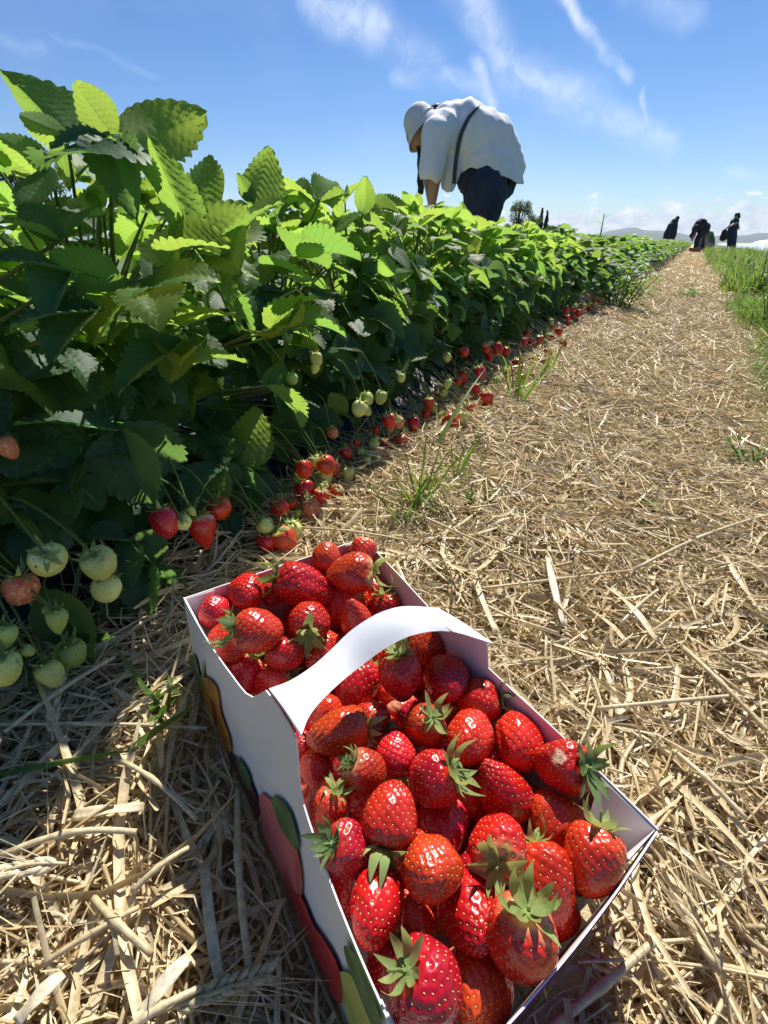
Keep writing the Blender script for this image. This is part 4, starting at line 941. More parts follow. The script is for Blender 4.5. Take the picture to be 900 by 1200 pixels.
class Plant:
    def __init__(s, r, y, label, grp):
        s.base = np.array([r, y, float(ground_z(r, y))+.012]); s.root = empty('strawberry_plant', s.base); tag(s.root, label, 'strawberry plant', grp)
        # short crown
        V, Fc = tube_geo([(0, 0, -.02), (0, 0, .015), (.004, 0, .04)], [.012, .014, .008], 8); mesh_obj('crown', V, Fc, M['petiole'], s.root)
        s.hero = 0
    def leaf(s, J, out, up, size, key, spread=1.15, dz=0, var=None):
        J = np.asarray(J, float); out = nrm(out); up = np.asarray(up, float); up = nrm(up-out*(up@out)); sd = np.cross(out, up)
        st = petiole_obj('leaf_stalk', s.base+np.array([random.uniform(-.02, .02), random.uniform(-.02, .02), .02]), J, s.base, s.root, random.uniform(.0016, .0025))
        for k, a in ((0, 0), (-1, -spread), (1, spread)):
            a += random.uniform(-.18, .18); d = nrm(out*math.cos(a)+sd*math.sin(a)+up*random.uniform(-.12, .38)); n_ = nrm(up*1.0 - out*.15*0 + sd*math.sin(a)*random.uniform(-.55, .25) + np.random.default_rng(random.randrange(10**6)).normal(0, .12, 3))
            L = size*(1.0 if k == 0 else .93)*random.uniform(.92, 1.08); Bp = J+d*size*(.10 if k == 0 else .03)
            leaflet_at(st, None, J, Bp, Bp+d*L, n_, 1., None, key)
PL = []
SP = .30; NP = 11
ORD = 'first second third fourth fifth sixth seventh eighth ninth tenth eleventh twelfth thirteenth'.split()
for line, (r0, off) in enumerate(((-.64, 0.), (-.93, .15))):
    for i in range(NP):
        y = -.22+off+SP*i+random.uniform(-.03, .03); r = r0+random.uniform(-.03, .03)
        if line == 0: lb = f'front line strawberry plant with hanging fruit, {ORD[i]} from the left'
        else: lb = f'strawberry plant rising behind the front line, {ORD[i]} from the left'
        PL.append(Plant(r, y, lb, 'strawberry plants in the near part of the row'))
def nearest_plant(P, line=None):
    c = PL if line is None else PL[line*NP:(line+1)*NP]
    return min(c, key=lambda p: (p.base[0]-P[0])**2*.3+(p.base[1]-P[1])**2)

def grow(pl, n, hmax, rmax, front):
    for k in range(n):
        a = 2*math.pi*(k*.618)+random.uniform(-.3, .3); q = (k+.5)/n          # q: 0 inner/upright .. 1 outer/low
        rd = rmax*(.22+.78*q**.7)*random.uniform(.75, 1.1); h = hmax*(1-.80*q**1.35)*random.uniform(.84, 1.04)
        J = pl.base+np.array([math.cos(a)*rd, math.sin(a)*rd, h])
        if J[0] < -1.2: J[0] = -1.2
        lim = -.435 - .10*(J[2]-.15)/.35
        if J[0] > lim: J[0] = lim-random.uniform(0, .03)
        outw = np.array([math.cos(a), math.sin(a), random.uniform(-.15, .75)-.6*q])
        if J[0] > -.54 and outw[0] > .2: outw[2] -= .5
        up = np.array([random.gauss(0, .30)+.15*math.cos(a), random.gauss(0, .30)+.15*math.sin(a), 1.0])
        if front and q > .45: up = up + np.array([.45, -.15, 0])*random.random()
        key = 'leaf_young' if (q < .40 and random.random() < .65) else ('leaf_dark' if q > .6 and random.random() < .6 else 'leaf')
        pl.leaf(J, outw, up, random.uniform(.050, .080)*(1.0 if q < .7 else .9), key)
for i, pl in enumerate(PL):
    front = i < NP; yb = pl.base[1]
    grow(pl, 50 if front else 34, float(np.interp(yb, [-.3, .3, .7, 1.4, 4], [.31, .335, .33, .302, .295]))+random.uniform(-.012, .015), .25 if front else .24, front)

    if front:                                                             # the skirt of low leaves along the edge of the bed
        for k in range(30 if yb < .75 else 16):
            y = yb+random.uniform(-.17, .17); q = random.random(); J = np.array([-.47-.10*q, y, .12+.20*random.random()])
            outw = np.array([.6, random.uniform(-.9, .6), random.uniform(-.7, .3)]); up = np.array([.8, random.uniform(-.6, .3), .8])
            pl.leaf(J, outw, up, random.uniform(.046, .074), random.choice(('leaf', 'leaf_dark', 'leaf_dark')))

# leaves picked out one by one near the viewer: junction px, plane r, leaflets (tip px, plane r of the tip, width factor, facing c = to viewer / u = up, material)
def hero(jp, rj, lfs, line=0):
    J = px_r(*jp, rj); pl = nearest_plant(J, line)
    st = petiole_obj('leaf_stalk', pl.base+np.array([random.uniform(-.02, .02), random.uniform(-.02, .02), .02]), J, pl.base, pl.root, .0019)
    for (tp, rt, wd, nh, key, *bs) in lfs:
        Bp = px_r(*bs[0], rj) if bs else J
        T = px_r(*tp, rt); f_ = 1.
        while np.linalg.norm(T-Bp) > (.115 if jp[0] < 260 else .085 if jp[0] < 400 else .066) and f_ > -.8: f_ -= .1; T = px_r(*tp, rj+(rt-rj)*f_)
        lim_ = .115 if jp[0] < 260 else .085 if jp[0] < 400 else .062; T = Bp+(T-Bp)*min(1., lim_/np.linalg.norm(T-Bp))
        n_ = {'c': -CF*1.0+np.array([0, 0, .15]), 'u': np.array([.12, -.1, 1.]), 'b': CF+np.array([0, 0, .35]), 'm': -CF*.7+np.array([0, 0, .9]), 's': np.array(SDIR)}[nh]
        leaflet_at(st, None, J, Bp, T, n_, wd, None, key)
Yg, Lf, Dk = 'leaf_young', 'leaf', 'leaf_dark'
HERO = [
 ((133,160), -.460, [((90,98), -.480, 1.15, 'b', Yg), ((239,142), -.450, .78, 'b', Yg, (144,158)), ((60,205), -.420, 1.0, 'm', Dk)]),
 ((78,160), -.510, [((18,136), -.530, .85, 'b', Yg), ((50,120), -.610, .9, 'b', Lf)]),
 ((130,168), -.450, [((50,150), -.470, .75, 'm', Dk), ((190,215), -.410, .8, 'u', Lf), ((150,235), -.410, .9, 'm', Dk)]),
 ((228,292), -.405, [((187,166), -.435, .55, 'b', Yg), ((290,245), -.385, .95, 'b', Yg), ((306,318), -.365, .62, 'u', Yg), ((298,378), -.355, .5, 'u', Yg)]),
 ((246,252), -.440, [((240,173), -.460, .62, 'b', Yg), ((300,290), -.420, .8, 'u', Lf)]),
 ((146,342), -.415, [((50,295), -.425, .75, 'b', Yg), ((72,328), -.395, .5, 'u', Lf), ((202,362), -.385, .5, 'u', Yg), ((225,335), -.405, .8, 'm', Dk)]),
 ((58,198), -.510, [((-6,155), -.530, .8, 'b', Yg), ((20,240), -.490, .8, 'u', Lf)]),
 ((68,283), -.425, [((-5,240), -.425, .6, 'u', Yg), ((90,215), -.465, .8, 'u', Lf), ((20,225), -.445, .9, 'm', Lf)]),
 ((85,322), -.410, [((-2,282), -.410, .8, 'm', Dk), ((40,360), -.390, .8, 'm', Dk)]),
 ((118,362), -.405, [((6,372), -.395, .7, 'm', Dk), ((50,410), -.385, .7, 'm', Dk)]),
 ((215,400), -.410, [((196,446), -.400, 1.1, 'c', Lf), ((132,450), -.390, .5, 'u', Dk)]),
 ((138,502), -.43, [((18,485), -.43, .62, 'm', Dk), ((172,597), -.405, .95, 'c', Dk), ((228,552), -.40, .82, 'c', Dk)]),
 ((281,546), -.44, [((303,480), -.45, .95, 'b', Yg), ((345,562), -.42, .62, 'u', Lf), ((298,608), -.41, .8, 'c', Dk)]),
 ((312,452), -.430, [((362,492), -.410, .8, 'u', Lf), ((330,430), -.440, .7, 'b', Lf)]),
 ((55,692), -.43, [((103,772), -.40, .95, 'c', Lf), ((10,700), -.42, .8, 'm', Dk)]),
 ((48,772), -.42, [((-6,838), -.40, 1.0, 'm', Lf), ((60,800), -.41, .8, 'm', Dk)]),
 ((128,668), -.44, [((212,700), -.41, .7, 'm', Dk), ((190,745), -.40, .75, 'm', Dk), ((120,720), -.42, .8, 'm', Dk)]),
 ((150,632), -.43, [((205,660), -.41, .8, 'm', Dk), ((150,690), -.40, .9, 'm', Dk), ((100,620), -.43, .8, 'm', Dk)]),
 ((175,660), -.42, [((212,720), -.40, .8, 'm', Dk), ((160,730), -.39, .9, 'c', Dk), ((130,640), -.43, .8, 'm', Dk)]),
 ((35,610), -.44, [((90,640), -.42, .8, 'm', Dk), ((40,675), -.41, .9, 'm', Dk), ((-10,600), -.44, .8, 'm', Dk)]),
 ((100,740), -.41, [((150,790), -.39, .8, 'm', Dk), ((95,815), -.385, .85, 'm', Dk), ((50,745), -.41, .8, 'm', Dk)]),
 ((80,560), -.44, [((130,600), -.42, .8, 'm', Dk), ((70,620), -.42, .9, 'm', Lf), ((20,560), -.44, .8, 'm', Dk)]),
 ((255,545), -.44, [((250,610), -.42, .8, 'c', Dk), ((210,590), -.42, .8, 'm', Dk), ((290,575), -.42, .8, 'm', Dk)]),
 ((265,610), -.43, [((275,668), -.41, .55, 'c', Dk), ((310,640), -.42, .8, 'm', Dk)]),
 ((526,386), -.46, [((500,360), -.47, .8, 'b', Yg), ((577,396), -.43, .7, 'b', Yg), ((556,414), -.42, .8, 'u', Lf)]),
 ((464,322), -.460, [((517,316), -.420, .5, 'b', Yg), ((440,300), -.480, .7, 'b', Yg)]),
 ((297,238), -.520, [((318,184), -.530, .95, 'b', Yg), ((280,205), -.540, .7, 'b', Lf)]),
 ((405,486), -.45, [((462,494), -.42, .75, 'm', Dk), ((385,460), -.46, .8, 'b', Yg)]),
 ((425,250), -.550, [((430,200), -.570, .8, 'b', Yg), ((465,275), -.530, .6, 'b', Yg)]),
 ((490,250), -.62, [((484,212), -.64, .75, 'b', Yg), ((470,225), -.66, .7, 'b', Yg)]),
 ((375,235), -.560, [((340,225), -.580, .7, 'b', Lf), ((395,205), -.580, .8, 'b', Yg), ((420,248), -.540, .6, 'u', Yg)]),
 ((545,262), -.66, [((540,236), -.68, .7, 'b', Yg), ((575,250), -.66, .7, 'b', Yg)]),
]
for h in HERO: hero(*h)
# a few leaves that reach out over the edge of the straw, shading it
for k in range(10):
    J = np.array([random.uniform(-.45, -.385), random.uniform(.24, .52), random.uniform(.28, .40)]); pl = nearest_plant(J, 0)
    pl.leaf(J, np.array([.7, random.uniform(-.8, .4), random.uniform(-.2, .5)]), np.array([random.gauss(0, .25), random.gauss(0, .25)-.1, 1.]), random.uniform(.058, .078), 'leaf_young' if k % 2 else 'leaf')

# fruit still on the plants: u, v, width px, kind, plane r
LIB = {'r': [with_mats(t, M['ripe'], M['seed']) for t in LOW], 'o': [with_mats(t, M['turning'], M['seed_brown']) for t in LOW], 'w': [with_mats(t, M['unripe'], M['seed_brown']) for t in LOW], 'g': [with_mats(t, M['green'], M['seed_brown']) for t in LOW]}
FR = [(57,657,38,'w',-.40),(117,661,37,'w',-.395),(125,690,31,'w',-.40),(24,690,36,'o',-.42),(8,746,22,'g',-.40),(67,728,23,'g',-.39),(83,766,34,'g',-.41),(60,791,27,'w',-.40),(5,785,36,'w',-.39),(9,525,22,'o',-.46),
 (193,612,33,'r',-.42),(238,622,31,'r',-.42),(214,612,19,'w',-.41),(257,596,27,'r',-.43),(56,715,12,'g',-.40),(33,763,13,'g',-.39),
 (358,575,22,'r',-.44),(376,573,18,'w',-.43),(381,559,17,'w',-.435),(374,542,17,'w',-.44),(364,597,20,'o',-.42),(328,594,21,'r',-.42),(311,616,20,'w',-.41),(343,621,22,'w',-.40),(333,634,28,'r',-.41),(313,637,22,'r',-.42),(391,551,15,'r',-.44),(408,556,14,'w',-.43),(390,507,14,'o',-.46),(424,530,11,'w',-.45),(418,519,9,'r',-.46),(439,516,10,'g',-.45),(467,496,14,'o',-.45),(470,516,15,'r',-.44),(485,497,14,'r',-.45),(499,500,8,'w',-.44),(457,504,9,'g',-.45),(475,506,9,'g',-.445),(541,491,14,'w',-.43),(551,487,8,'o',-.43),(528,494,16,'r',-.44),(549,480,11,'r',-.44),(349,602,9,'g',-.42),(343,590,13,'r',-.43),(376,583,18,'r',-.44),
 (371,421,14,'w',-.47),(369,432,10,'w',-.47),(342,444,14,'g',-.47),(421,479,18,'w',-.45),(431,467,13,'g',-.455),(446,466,14,'g',-.45),(524,450,10,'w',-.46),(537,447,10,'r',-.46),(570,408,10,'r',-.47),(570,468,14,'r',-.44),(552,479,10,'r',-.445),(606,428,12,'r',-.45),(598,439,12,'r',-.45),(611,446,10,'r',-.44),(634,425,10,'r',-.44),(623,425,9,'r',-.45),(524,419,10,'w',-.47),(470,443,10,'w',-.46),(590,436,9,'w',-.45),(560,462,9,'w',-.45),(508,478,10,'g',-.45),(516,487,9,'w',-.445),(430,540,10,'w',-.44),(640,415,9,'r',-.45),(660,405,8,'r',-.45),(580,448,9,'g',-.45),(452,520,10,'r',-.45),(440,505,9,'r',-.455),(350,560,12,'g',-.45),(225,600,10,'g',-.42)]
for k, (u, v, wpx, kd, rp) in enumerate(FR):
    rp += .03 if v > 500 else .05; P = px_r(u, v, rp); R_ = wpx*axial(P)/F_PX*.5*1.05; gz = float(ground_z(P[0], P[1]))+.026+R_*.6
    if P[2] < gz: P = px_g(u, v, .026+R_*.6)
    pl = nearest_plant(P, 0)
    ax = np.array([random.gauss(0, .3)-.15, random.gauss(0, .3), 1.0]); b = put_berry(P, R_, ax, random.uniform(0, 6), LIB[kd], random.choice((0, 1, 2) if kd in 'wo' else (0, 1, 2, 3)), True, pl.root, pl.base, rs=k)
    top = P+nrm(ax)*R_*1.1; hub = np.array([min(P[0]-.05, -.46), P[1]+random.uniform(-.03, .03), P[2]+random.uniform(.045, .08)])
    V, Fc = tube_geo(curve_pts([pl.base+np.array([0, 0, .05]), hub, (hub+top)/2+np.array([.006, 0, .014]), top], 10)-pl.base, np.linspace(.0016, .0009, 11), 5)
    mesh_obj('fruit_stem', V, Fc, M['petiole'], pl.root)

# more fruit lying and hanging along the edge of the bed
rf = random.Random(77)
for k in range(64):
    y = rf.uniform(.42, 3.0) if k < 50 else rf.uniform(2.2, 3.2); rr_ = rf.uniform(-.43, -.375); kd = rf.choice('rrrrwog'); R_ = rf.uniform(.010, .0155)*(.75 if kd in 'wg' else 1)
    P = np.array([rr_, y, float(ground_z(rr_, y))+R_*.7+.022+abs(rf.gauss(0, .035))]); pl = nearest_plant(P, 0); ax = np.array([rf.gauss(0, .35)-.25, rf.gauss(0, .35), 1.0])
    put_berry(P, R_, ax, rf.uniform(0, 6), LIB[kd], rf.randrange(3), True, pl.root, pl.base, rs=300+k)
    top = P+nrm(ax)*R_*1.1; hub = np.array([-.49, P[1]+rf.uniform(-.03, .03), P[2]+rf.uniform(.05, .09)])
    V, Fc = tube_geo(curve_pts([pl.base+np.array([0, 0, .05]), hub, (hub+top)/2+np.array([.006, 0, .016]), top], 10)-pl.base, np.linspace(.0015, .0008, 11), 5); mesh_obj('fruit_stem', V, Fc, M['petiole'], pl.root)
# blue sheet edge showing under the leaves
M['bluefilm'] = pmat('blue_film', (.015, .05, .19), (.008, .025, .10), .4, 30, .3, 60)
c0_ = px_g(415, 560, .004); c1_ = px_g(478, 532, .004); n_ = 18; V = []; Fc = []
for i in range(n_):
    t = i/(n_-1); c = c0_+(c1_-c0_)*t
    for j in range(6): V.append(c+np.array([-.012*j, 0, .006*j+.004*math.sin(i*1.3+j*1.9)+.003*math.sin(i*2.9)])-c0_)
for i in range(n_-1):
    for j in range(5): a = i*6+j; Fc.append((a, a+6, a+7, a+1))
tag(mesh_obj('plastic_sheet', V, Fc, M['bluefilm'], loc=c0_), 'blue plastic sheet edge peeping out under the leaves behind the grass tuft', 'plastic sheet')

# the rest of the row: lower detail, each plant one mesh
def far_plant_mesh(seed, key_mix):
    rr = random.Random(seed); parts = {k: [] for k in LEAF}; lo = {k: leaflet_mesh(seed*10+n, 1., .85, .3, .3, .2, cols=1, lo=True) for n, k in enumerate(LEAF)}
    V = []; Fc = []; mi = []; keys = list(LEAF)
    for k in range(46):
        a = rr.uniform(0, 6.28); q = rr.random(); rd = .29*(.2+.8*q); h = .335*(1-.80*q**1.5)*rr.uniform(.8, 1.05); J = Vector((math.cos(a)*rd, math.sin(a)*rd, h))
        key = 'leaf_young' if q < .4 and rr.random() < .6 else ('leaf_dark' if q > .7 and rr.random() < .5 else 'leaf'); lm = lo[key]
        for s_ in (0, -1.15, 1.15):
            d = np.array([math.cos(a+s_), math.sin(a+s_), rr.uniform(-.2, .6)-.4*q]); n_ = np.array([rr.gauss(0, .35), rr.gauss(0, .35), 1.]); sz = rr.uniform(.055, .085)
            mt = Matrix.Translation(J) @ frame(d, n_).to_4x4() @ Matrix.Diagonal((sz, sz, sz, 1)); o = len(V)
            V += [tuple(mt @ v.co) for v in lm.vertices]; Fc += [tuple(i+o for i in p.vertices) for p in lm.polygons]; mi += [keys.index(key)]*len(lm.polygons)
    me = bpy.data.meshes.new('strawberry_plant'); me.from_pydata(V, [], Fc); me.polygons.foreach_set('use_smooth', [True]*len(Fc))
    me.polygons.foreach_set('material_index', mi)
    for k in keys: me.materials.append(M[k])
    return me
FARP = [far_plant_mesh(s, None) for s in range(5)]
nfar = 0
for line, r0 in enumerate((-.64, -.93)):
    y = -.22+.15*line+SP*NP
    while y < 42 and nfar < 262:
        r = r0+random.uniform(-.04, .04); o = empty('strawberry_plant', (r, y, float(ground_z(r, y))+.01)); o.rotation_euler = (0, 0, random.uniform(0, 6.28)); sc = random.uniform(.92, 1.08); o.scale = (sc, sc, sc*random.uniform(.80, .94))
        fo = bpy.data.objects.new('foliage', FARP[nfar % 5]); COL.objects.link(fo); fo.parent = o; fo['kind'] = 'stuff'
        tag(o, 'strawberry plant merging with its neighbours in the far part of the row', 'strawberry plant', 'strawberry plants in the far part of the row'); nfar += 1
        y += .30 if y < 24 else .36
# beyond that the row reads as one mass
V = []; Fc = []; mi = []; rr = random.Random(4)
src = FARP[0]
Vb = np.array([v.co for v in src.vertices]); Fb = [tuple(p.vertices) for p in src.polygons]; mb = [p.material_index for p in src.polygons]
for k in range(70):
    y = 42+k*.6; th = rr.uniform(0, 6.28); c, s_ = math.cos(th), math.sin(th); o = len(V)
    X = Vb@np.array([[c, s_, 0], [-s_, c, 0], [0, 0, 1]])*np.array([1.5, 1.5, .85])+np.array([-.78, y, .12]); V += X.tolist(); Fc += [tuple(i+o for i in f) for f in Fb]; mi += mb
me = bpy.data.meshes.new('row_foliage'); me.from_pydata(V, [], Fc); me.polygons.foreach_set('material_index', mi)
for k in LEAF: me.materials.append(M[k])
tag(me_obj('row_foliage', me), 'far end of the strawberry row reading as one green mass', 'foliage', kind='stuff')

# ------------------------------------------------------------------ weeds and grass
def blade_geo(base, tip, w, n=7, arc=.2, side=None):
    base = np.asarray(base, float); tip = np.asarray(tip, float); ax = tip-base; L = np.linalg.norm(ax)
    sd = nrm(np.cross(ax, [0.2, .1, 1.])) if side is None else nrm(side); nrm_ = nrm(np.cross(sd, ax)); V = []; Fc = []
    for i in range(n):
        t = i/(n-1); c = base+ax*t+np.array([0, 0, 1.])*arc*L*math.sin(math.pi*t)*.8; ww = w*.5*(1-t**2.2)*(.7+.6*min(1, t*4))+.0002
        V += [c-sd*ww, c-nrm_*ww*.35, c+sd*ww]
    for i in range(n-1):
        for k in range(2): a = i*3+k; Fc.append((a, a+1, a+4, a+3))
    return V, Fc
def lance_geo(base, d, L, w, droop, nh=(0, 0, 1)):
    base = np.asarray(base, float); d = nrm(d); sd = nrm(np.cross(d, nh)+1e-6); V = []; Fc = []; n = 7
    for i in range(n):
        t = i/(n-1); c = base+d*L*t-np.array([0, 0, 1.])*droop*L*t*t; ww = w*.5*math.sin(math.pi*min(1, t*.93+.05))**.8+.0003
        V += [c-sd*ww+np.array([0, 0, ww*.3]), c, c+sd*ww+np.array([0, 0, ww*.3])]
    for i in range(n-1):
        for k in range(2): a = i*3+k; Fc.append((a, a+1, a+4, a+3))
    return V, Fc
def grass_tuft(P, n, h, spread, label, rs, w=.004, mat='grass', extra=()):
    rr = random.Random(rs); root = empty('grass_tuft', P); tag(root, label, 'grass', 'grass tufts growing through the straw')
    for k in range(n):
        a = rr.uniform(0, 6.28); q = rr.random(); L = h*rr.uniform(.5, 1.1); b = np.array([math.cos(a)*spread*.25*q, math.sin(a)*spread*.25*q, 0]); t = b+np.array([math.cos(a)*spread*q, math.sin(a)*spread*q, L])
        V, Fc = blade_geo(b, t, w*rr.uniform(.6, 1.2), 7, rr.uniform(0, .35)); mesh_obj('blade', V, Fc, M[mat], root)
    for (b, t, ww, arc) in extra:
        V, Fc = blade_geo(np.asarray(b)-np.asarray(P), np.asarray(t)-np.asarray(P), ww, 12, arc); mesh_obj('blade', V, Fc, M[mat], root)
    return root
P0 = px_g(492, 590, .02)
grass_tuft(P0, 26, .085, .075, 'grass tuft at the edge of the bed behind the carton, with one long arching blade', 1, .0032, extra=[(px_g(500, 545, .0), px_r(569, 432, -.33), .0065, .06), (px_g(470, 585, .02), px_g(520, 618, .03), .005, .3)])
grass_tuft(px_g(470, 610, .02), 14, .06, .06, 'small grass tuft lying close to the far right corner of the carton', 2, .0028)
grass_tuft(px_g(532, 560, .02), 12, .07, .06, 'thin grass tuft between the long blade and the sunny straw', 3, .003)
grass_tuft(px_g(605, 470, .02), 24, .12, .10, 'pale grass tuft beside the ripe berries further along the bed', 4, .0045)
grass_tuft(px_g(640, 440, .02), 16, .10, .09, 'grass tuft following the pale one along the bed', 5, .0045)
o = empty('grass_sprig', px_g(0, 908, .03)); b0 = np.array(o.location)
V, Fc = blade_geo((0, 0, 0), px_g(165, 878, .045)-b0, .005, 14, .02, side=(0, 1, .2)); mesh_obj('blade', V, Fc, M['grass'], o)
V, Fc = blade_geo(px_g(150, 880, .045)-b0, px_g(232, 826, .05)-b0, .005, 10, .05); mesh_obj('blade', V, Fc, M['grass'], o)
tag(o, 'long green grass blade lying on the shaded straw left of the carton', 'grass')
o = empty('grass_sprig', px_g(184, 828, .03)); b0 = np.array(o.location); V, Fc = blade_geo((0, 0, 0), px_g(130, 752, .06)-b0, .0032, 10, .05); mesh_obj('blade', V, Fc, M['grass'], o)
tag(o, 'thin green grass blade in front of the far left corner of the carton', 'grass')
def weed(P, h, n, ll, lw, label, rs, spread=.5, stems=1, droop=.3, grp='leafy weeds along the path'):
    rr = random.Random(rs); P = np.asarray(P, float); root = empty('weed', P); tag(root, label, 'weed', grp)
    for s_ in range(stems):
        a0 = rr.uniform(0, 6.28); q = 0 if stems == 1 else rr.uniform(.2, 1); top = np.array([math.cos(a0)*spread*h*q, math.sin(a0)*spread*h*q, h*rr.uniform(.75, 1.05)]); b = top*np.array([.3, .3, 0])
        V, Fc = tube_geo(curve_pts([b, (b+top)/2+np.array([0, 0, h*.06]), top], 6), np.linspace(.0022, .0010, 7)*max(1, h/.15), 5); mesh_obj('stem', V, Fc, M['petiole'], root)
        for k in range(n):
            t = .2+.8*k/max(1, n-1); c = b+(top-b)*t; a = k*2.4+a0; d = np.array([math.cos(a), math.sin(a), rr.uniform(.2, .9)]); f_ = 1-.45*t
            V, Fc = lance_geo(c, d, ll*f_*rr.uniform(.8, 1.2), lw*f_, droop*rr.uniform(.5, 1.3)); mesh_obj('leaf', V, Fc, M['weed'], root)
    return root
weed(px_g(722, 365, .0), .27, 8, .14, .034, 'bushy bright green weed with narrow leaves at the foot of the row', 11, .8, 14)
weed(px_g(752, 352, .0), .16, 6, .12, .028, 'narrow leaved weed spreading from the bushy one into the path', 12, .9, 6)
weed(px_g(806, 352, .0), .09, 6, .10, .030, 'low broad weed alone on the far middle of the path', 13, 1.0, 6)
sp_ = px_r(705, 268, -.62); weed(sp_-np.array([0, 0, .35]), .46, 12, .11, .020, 'single tall weed shoot rising above the strawberry row', 14, .05, 1, .1)
weed(px_g(752, 600, .01), .022, 5, .022, .012, 'tiny clover like seedling in the sunny straw', 15, 1.2, 4, .2)
weed(px_g(742, 622, .01), .018, 4, .020, .010, 'smaller seedling just below the tiny clover like one', 16, 1.2, 3, .2)
weed(px_g(886, 560, .0), .06, 6, .040, .014, 'leafy weed at the right picture edge beside the straw', 17, 1.2, 7, .2)
weed(px_g(893, 745, .0), .03, 5, .030, .012, 'small weed low at the right picture edge', 18, 1.2, 4, .2)
weed(px_g(560, 592, .01), .03, 5, .025, .010, 'small weed sprig near the grass tuft in the straw', 19, 1.2, 4, .2)
weed(px_g(190, 840, .02), .025, 4, .014, .007, 'small dark seedling close to the far left corner of the carton', 20, 1.0, 4, .2)
# the strip of tall grass right of the path: nobody could count it
def grass_strip(n, fs, fr, hs, ws, lean, key=None):
    s = fs(n); r = fr(n, s); h = RNG.uniform(*hs, n)*(.7+.3*np.sin(s*3.1+r*7))*np.clip((r-.22)/.14, .35, 1); a = RNG.uniform(0, 6.28, n); ln = RNG.uniform(.1, lean, n); w = RNG.uniform(*ws, n)*.5
    t = np.linspace(0, 1, 5); B0 = np.stack([r, s, ground_z(r, s)], -1); d = np.stack([np.cos(a), np.sin(a), 0*a], -1); sd = np.stack([-np.sin(a), np.cos(a), 0*a], -1)
    C = B0[:, None]+d[:, None]*(h*ln)[:, None, None]*(t**2)[None, :, None]+np.array([0, 0, 1.])*(h[:, None]*(t[None]-.35*ln[:, None]*t[None]**3))[..., None]
    wt_ = w[:, None]*np.array([.8, 1, .85, .55, .05])[None]; V = np.stack([C-sd[:, None]*wt_[..., None], C+sd[:, None]*wt_[..., None]], 2).reshape(-1, 3)
    q = np.array([(i*2, i*2+1, i*2+3, i*2+2) for i in range(4)]); Qd = (q[None]+(np.arange(n)*10)[:, None, None]).reshape(-1, 4); return V, Qd, np.repeat(RNG.uniform(0, 1, n), 10)
bt = [grass_strip(4500, dn(1.6, 4.5, 1.1), lambda n, s: .285+RNG.uniform(0, .3, n)+.03*np.sin(s*9), (.07, .20), (.003, .007), 1.4),
      grass_strip(11000, dn(1.25, 6, 1.2), lambda n, s: .29+RNG.uniform(0, 1, n)**.8*np.clip((s-.95)*.9, .1, 1.4)+.05*np.sin(s*4), (.10, .24), (.003, .008), 1.3),
      grass_strip(9000, dn(5, 30, 1.6), lambda n, s: .33+RNG.uniform(0, 1.7, n)+.05*np.sin(s*2), (.16, .34), (.008, .020), 1.1),
      grass_strip(900, dn(.55, 1.3, .6), lambda n, s: .44+RNG.uniform(0, .5, n), (.03, .09), (.003, .006), 1.5)]
o_ = 0; VV, QQ, TT = [], [], []
for v, q, t in bt: VV.append(v); QQ.append(q+o_); TT.append(t); o_ += len(v)
def strip_mat():
    m = M['grass'].copy(); m.name = 'grass_strip'; t = m.node_tree; g = NG(t); at = g.node('ShaderNodeAttribute'); at.attribute_name = 'tone'
    for n in t.nodes:
        if n.type == 'HUE_SAT': g.put(n.inputs['Value'], g.m('ADD', .7, g.m('MULTIPLY', at.outputs['Fac'], .7))); g.put(n.inputs['Hue'], g.m('ADD', .47, g.m('MULTIPLY', at.outputs['Fac'], .05)))
    return m
tag(me_obj('tall_grass', np_mesh('tall_grass', np.concatenate(VV), np.concatenate(QQ), strip_mat(), np.concatenate(TT))), 'strip of tall green grass along the right side of the path', 'grass', kind='stuff')
dv = [grass_strip(700, dn(1.6, 9, 1.2), lambda n, s: .28+RNG.uniform(0, .9, n), (.10, .30), (.002, .005), 1.4), grass_strip(600, dn(6, 28, 1.4), lambda n, s: .30+RNG.uniform(0, 1.6, n), (.22, .42), (.005, .010), 1.0)]
tag(me_obj('dry_grass', np_mesh('dry_grass', np.concatenate([dv[0][0], dv[1][0]]), np.concatenate([dv[0][1], dv[1][1]+len(dv[0][0])]), M['straw'], np.concatenate([dv[0][2], dv[1][2]])*.5+.4)), 'dry yellow blades standing among the tall grass', 'grass', kind='stuff')
# broad leaved weeds standing in the grass strip
for k in range(26):
    y = 1.55+k*.42+random.uniform(-.15, .15); r = .36+random.uniform(0, .45)+.02*k
    weed((r, y, float(ground_z(r, y))), random.uniform(.14, .34), 7, random.uniform(.06, .11), .022, 'leafy weed standing in the tall grass strip', 40+k, .6, 3, .3, 'weeds in the grass strip')

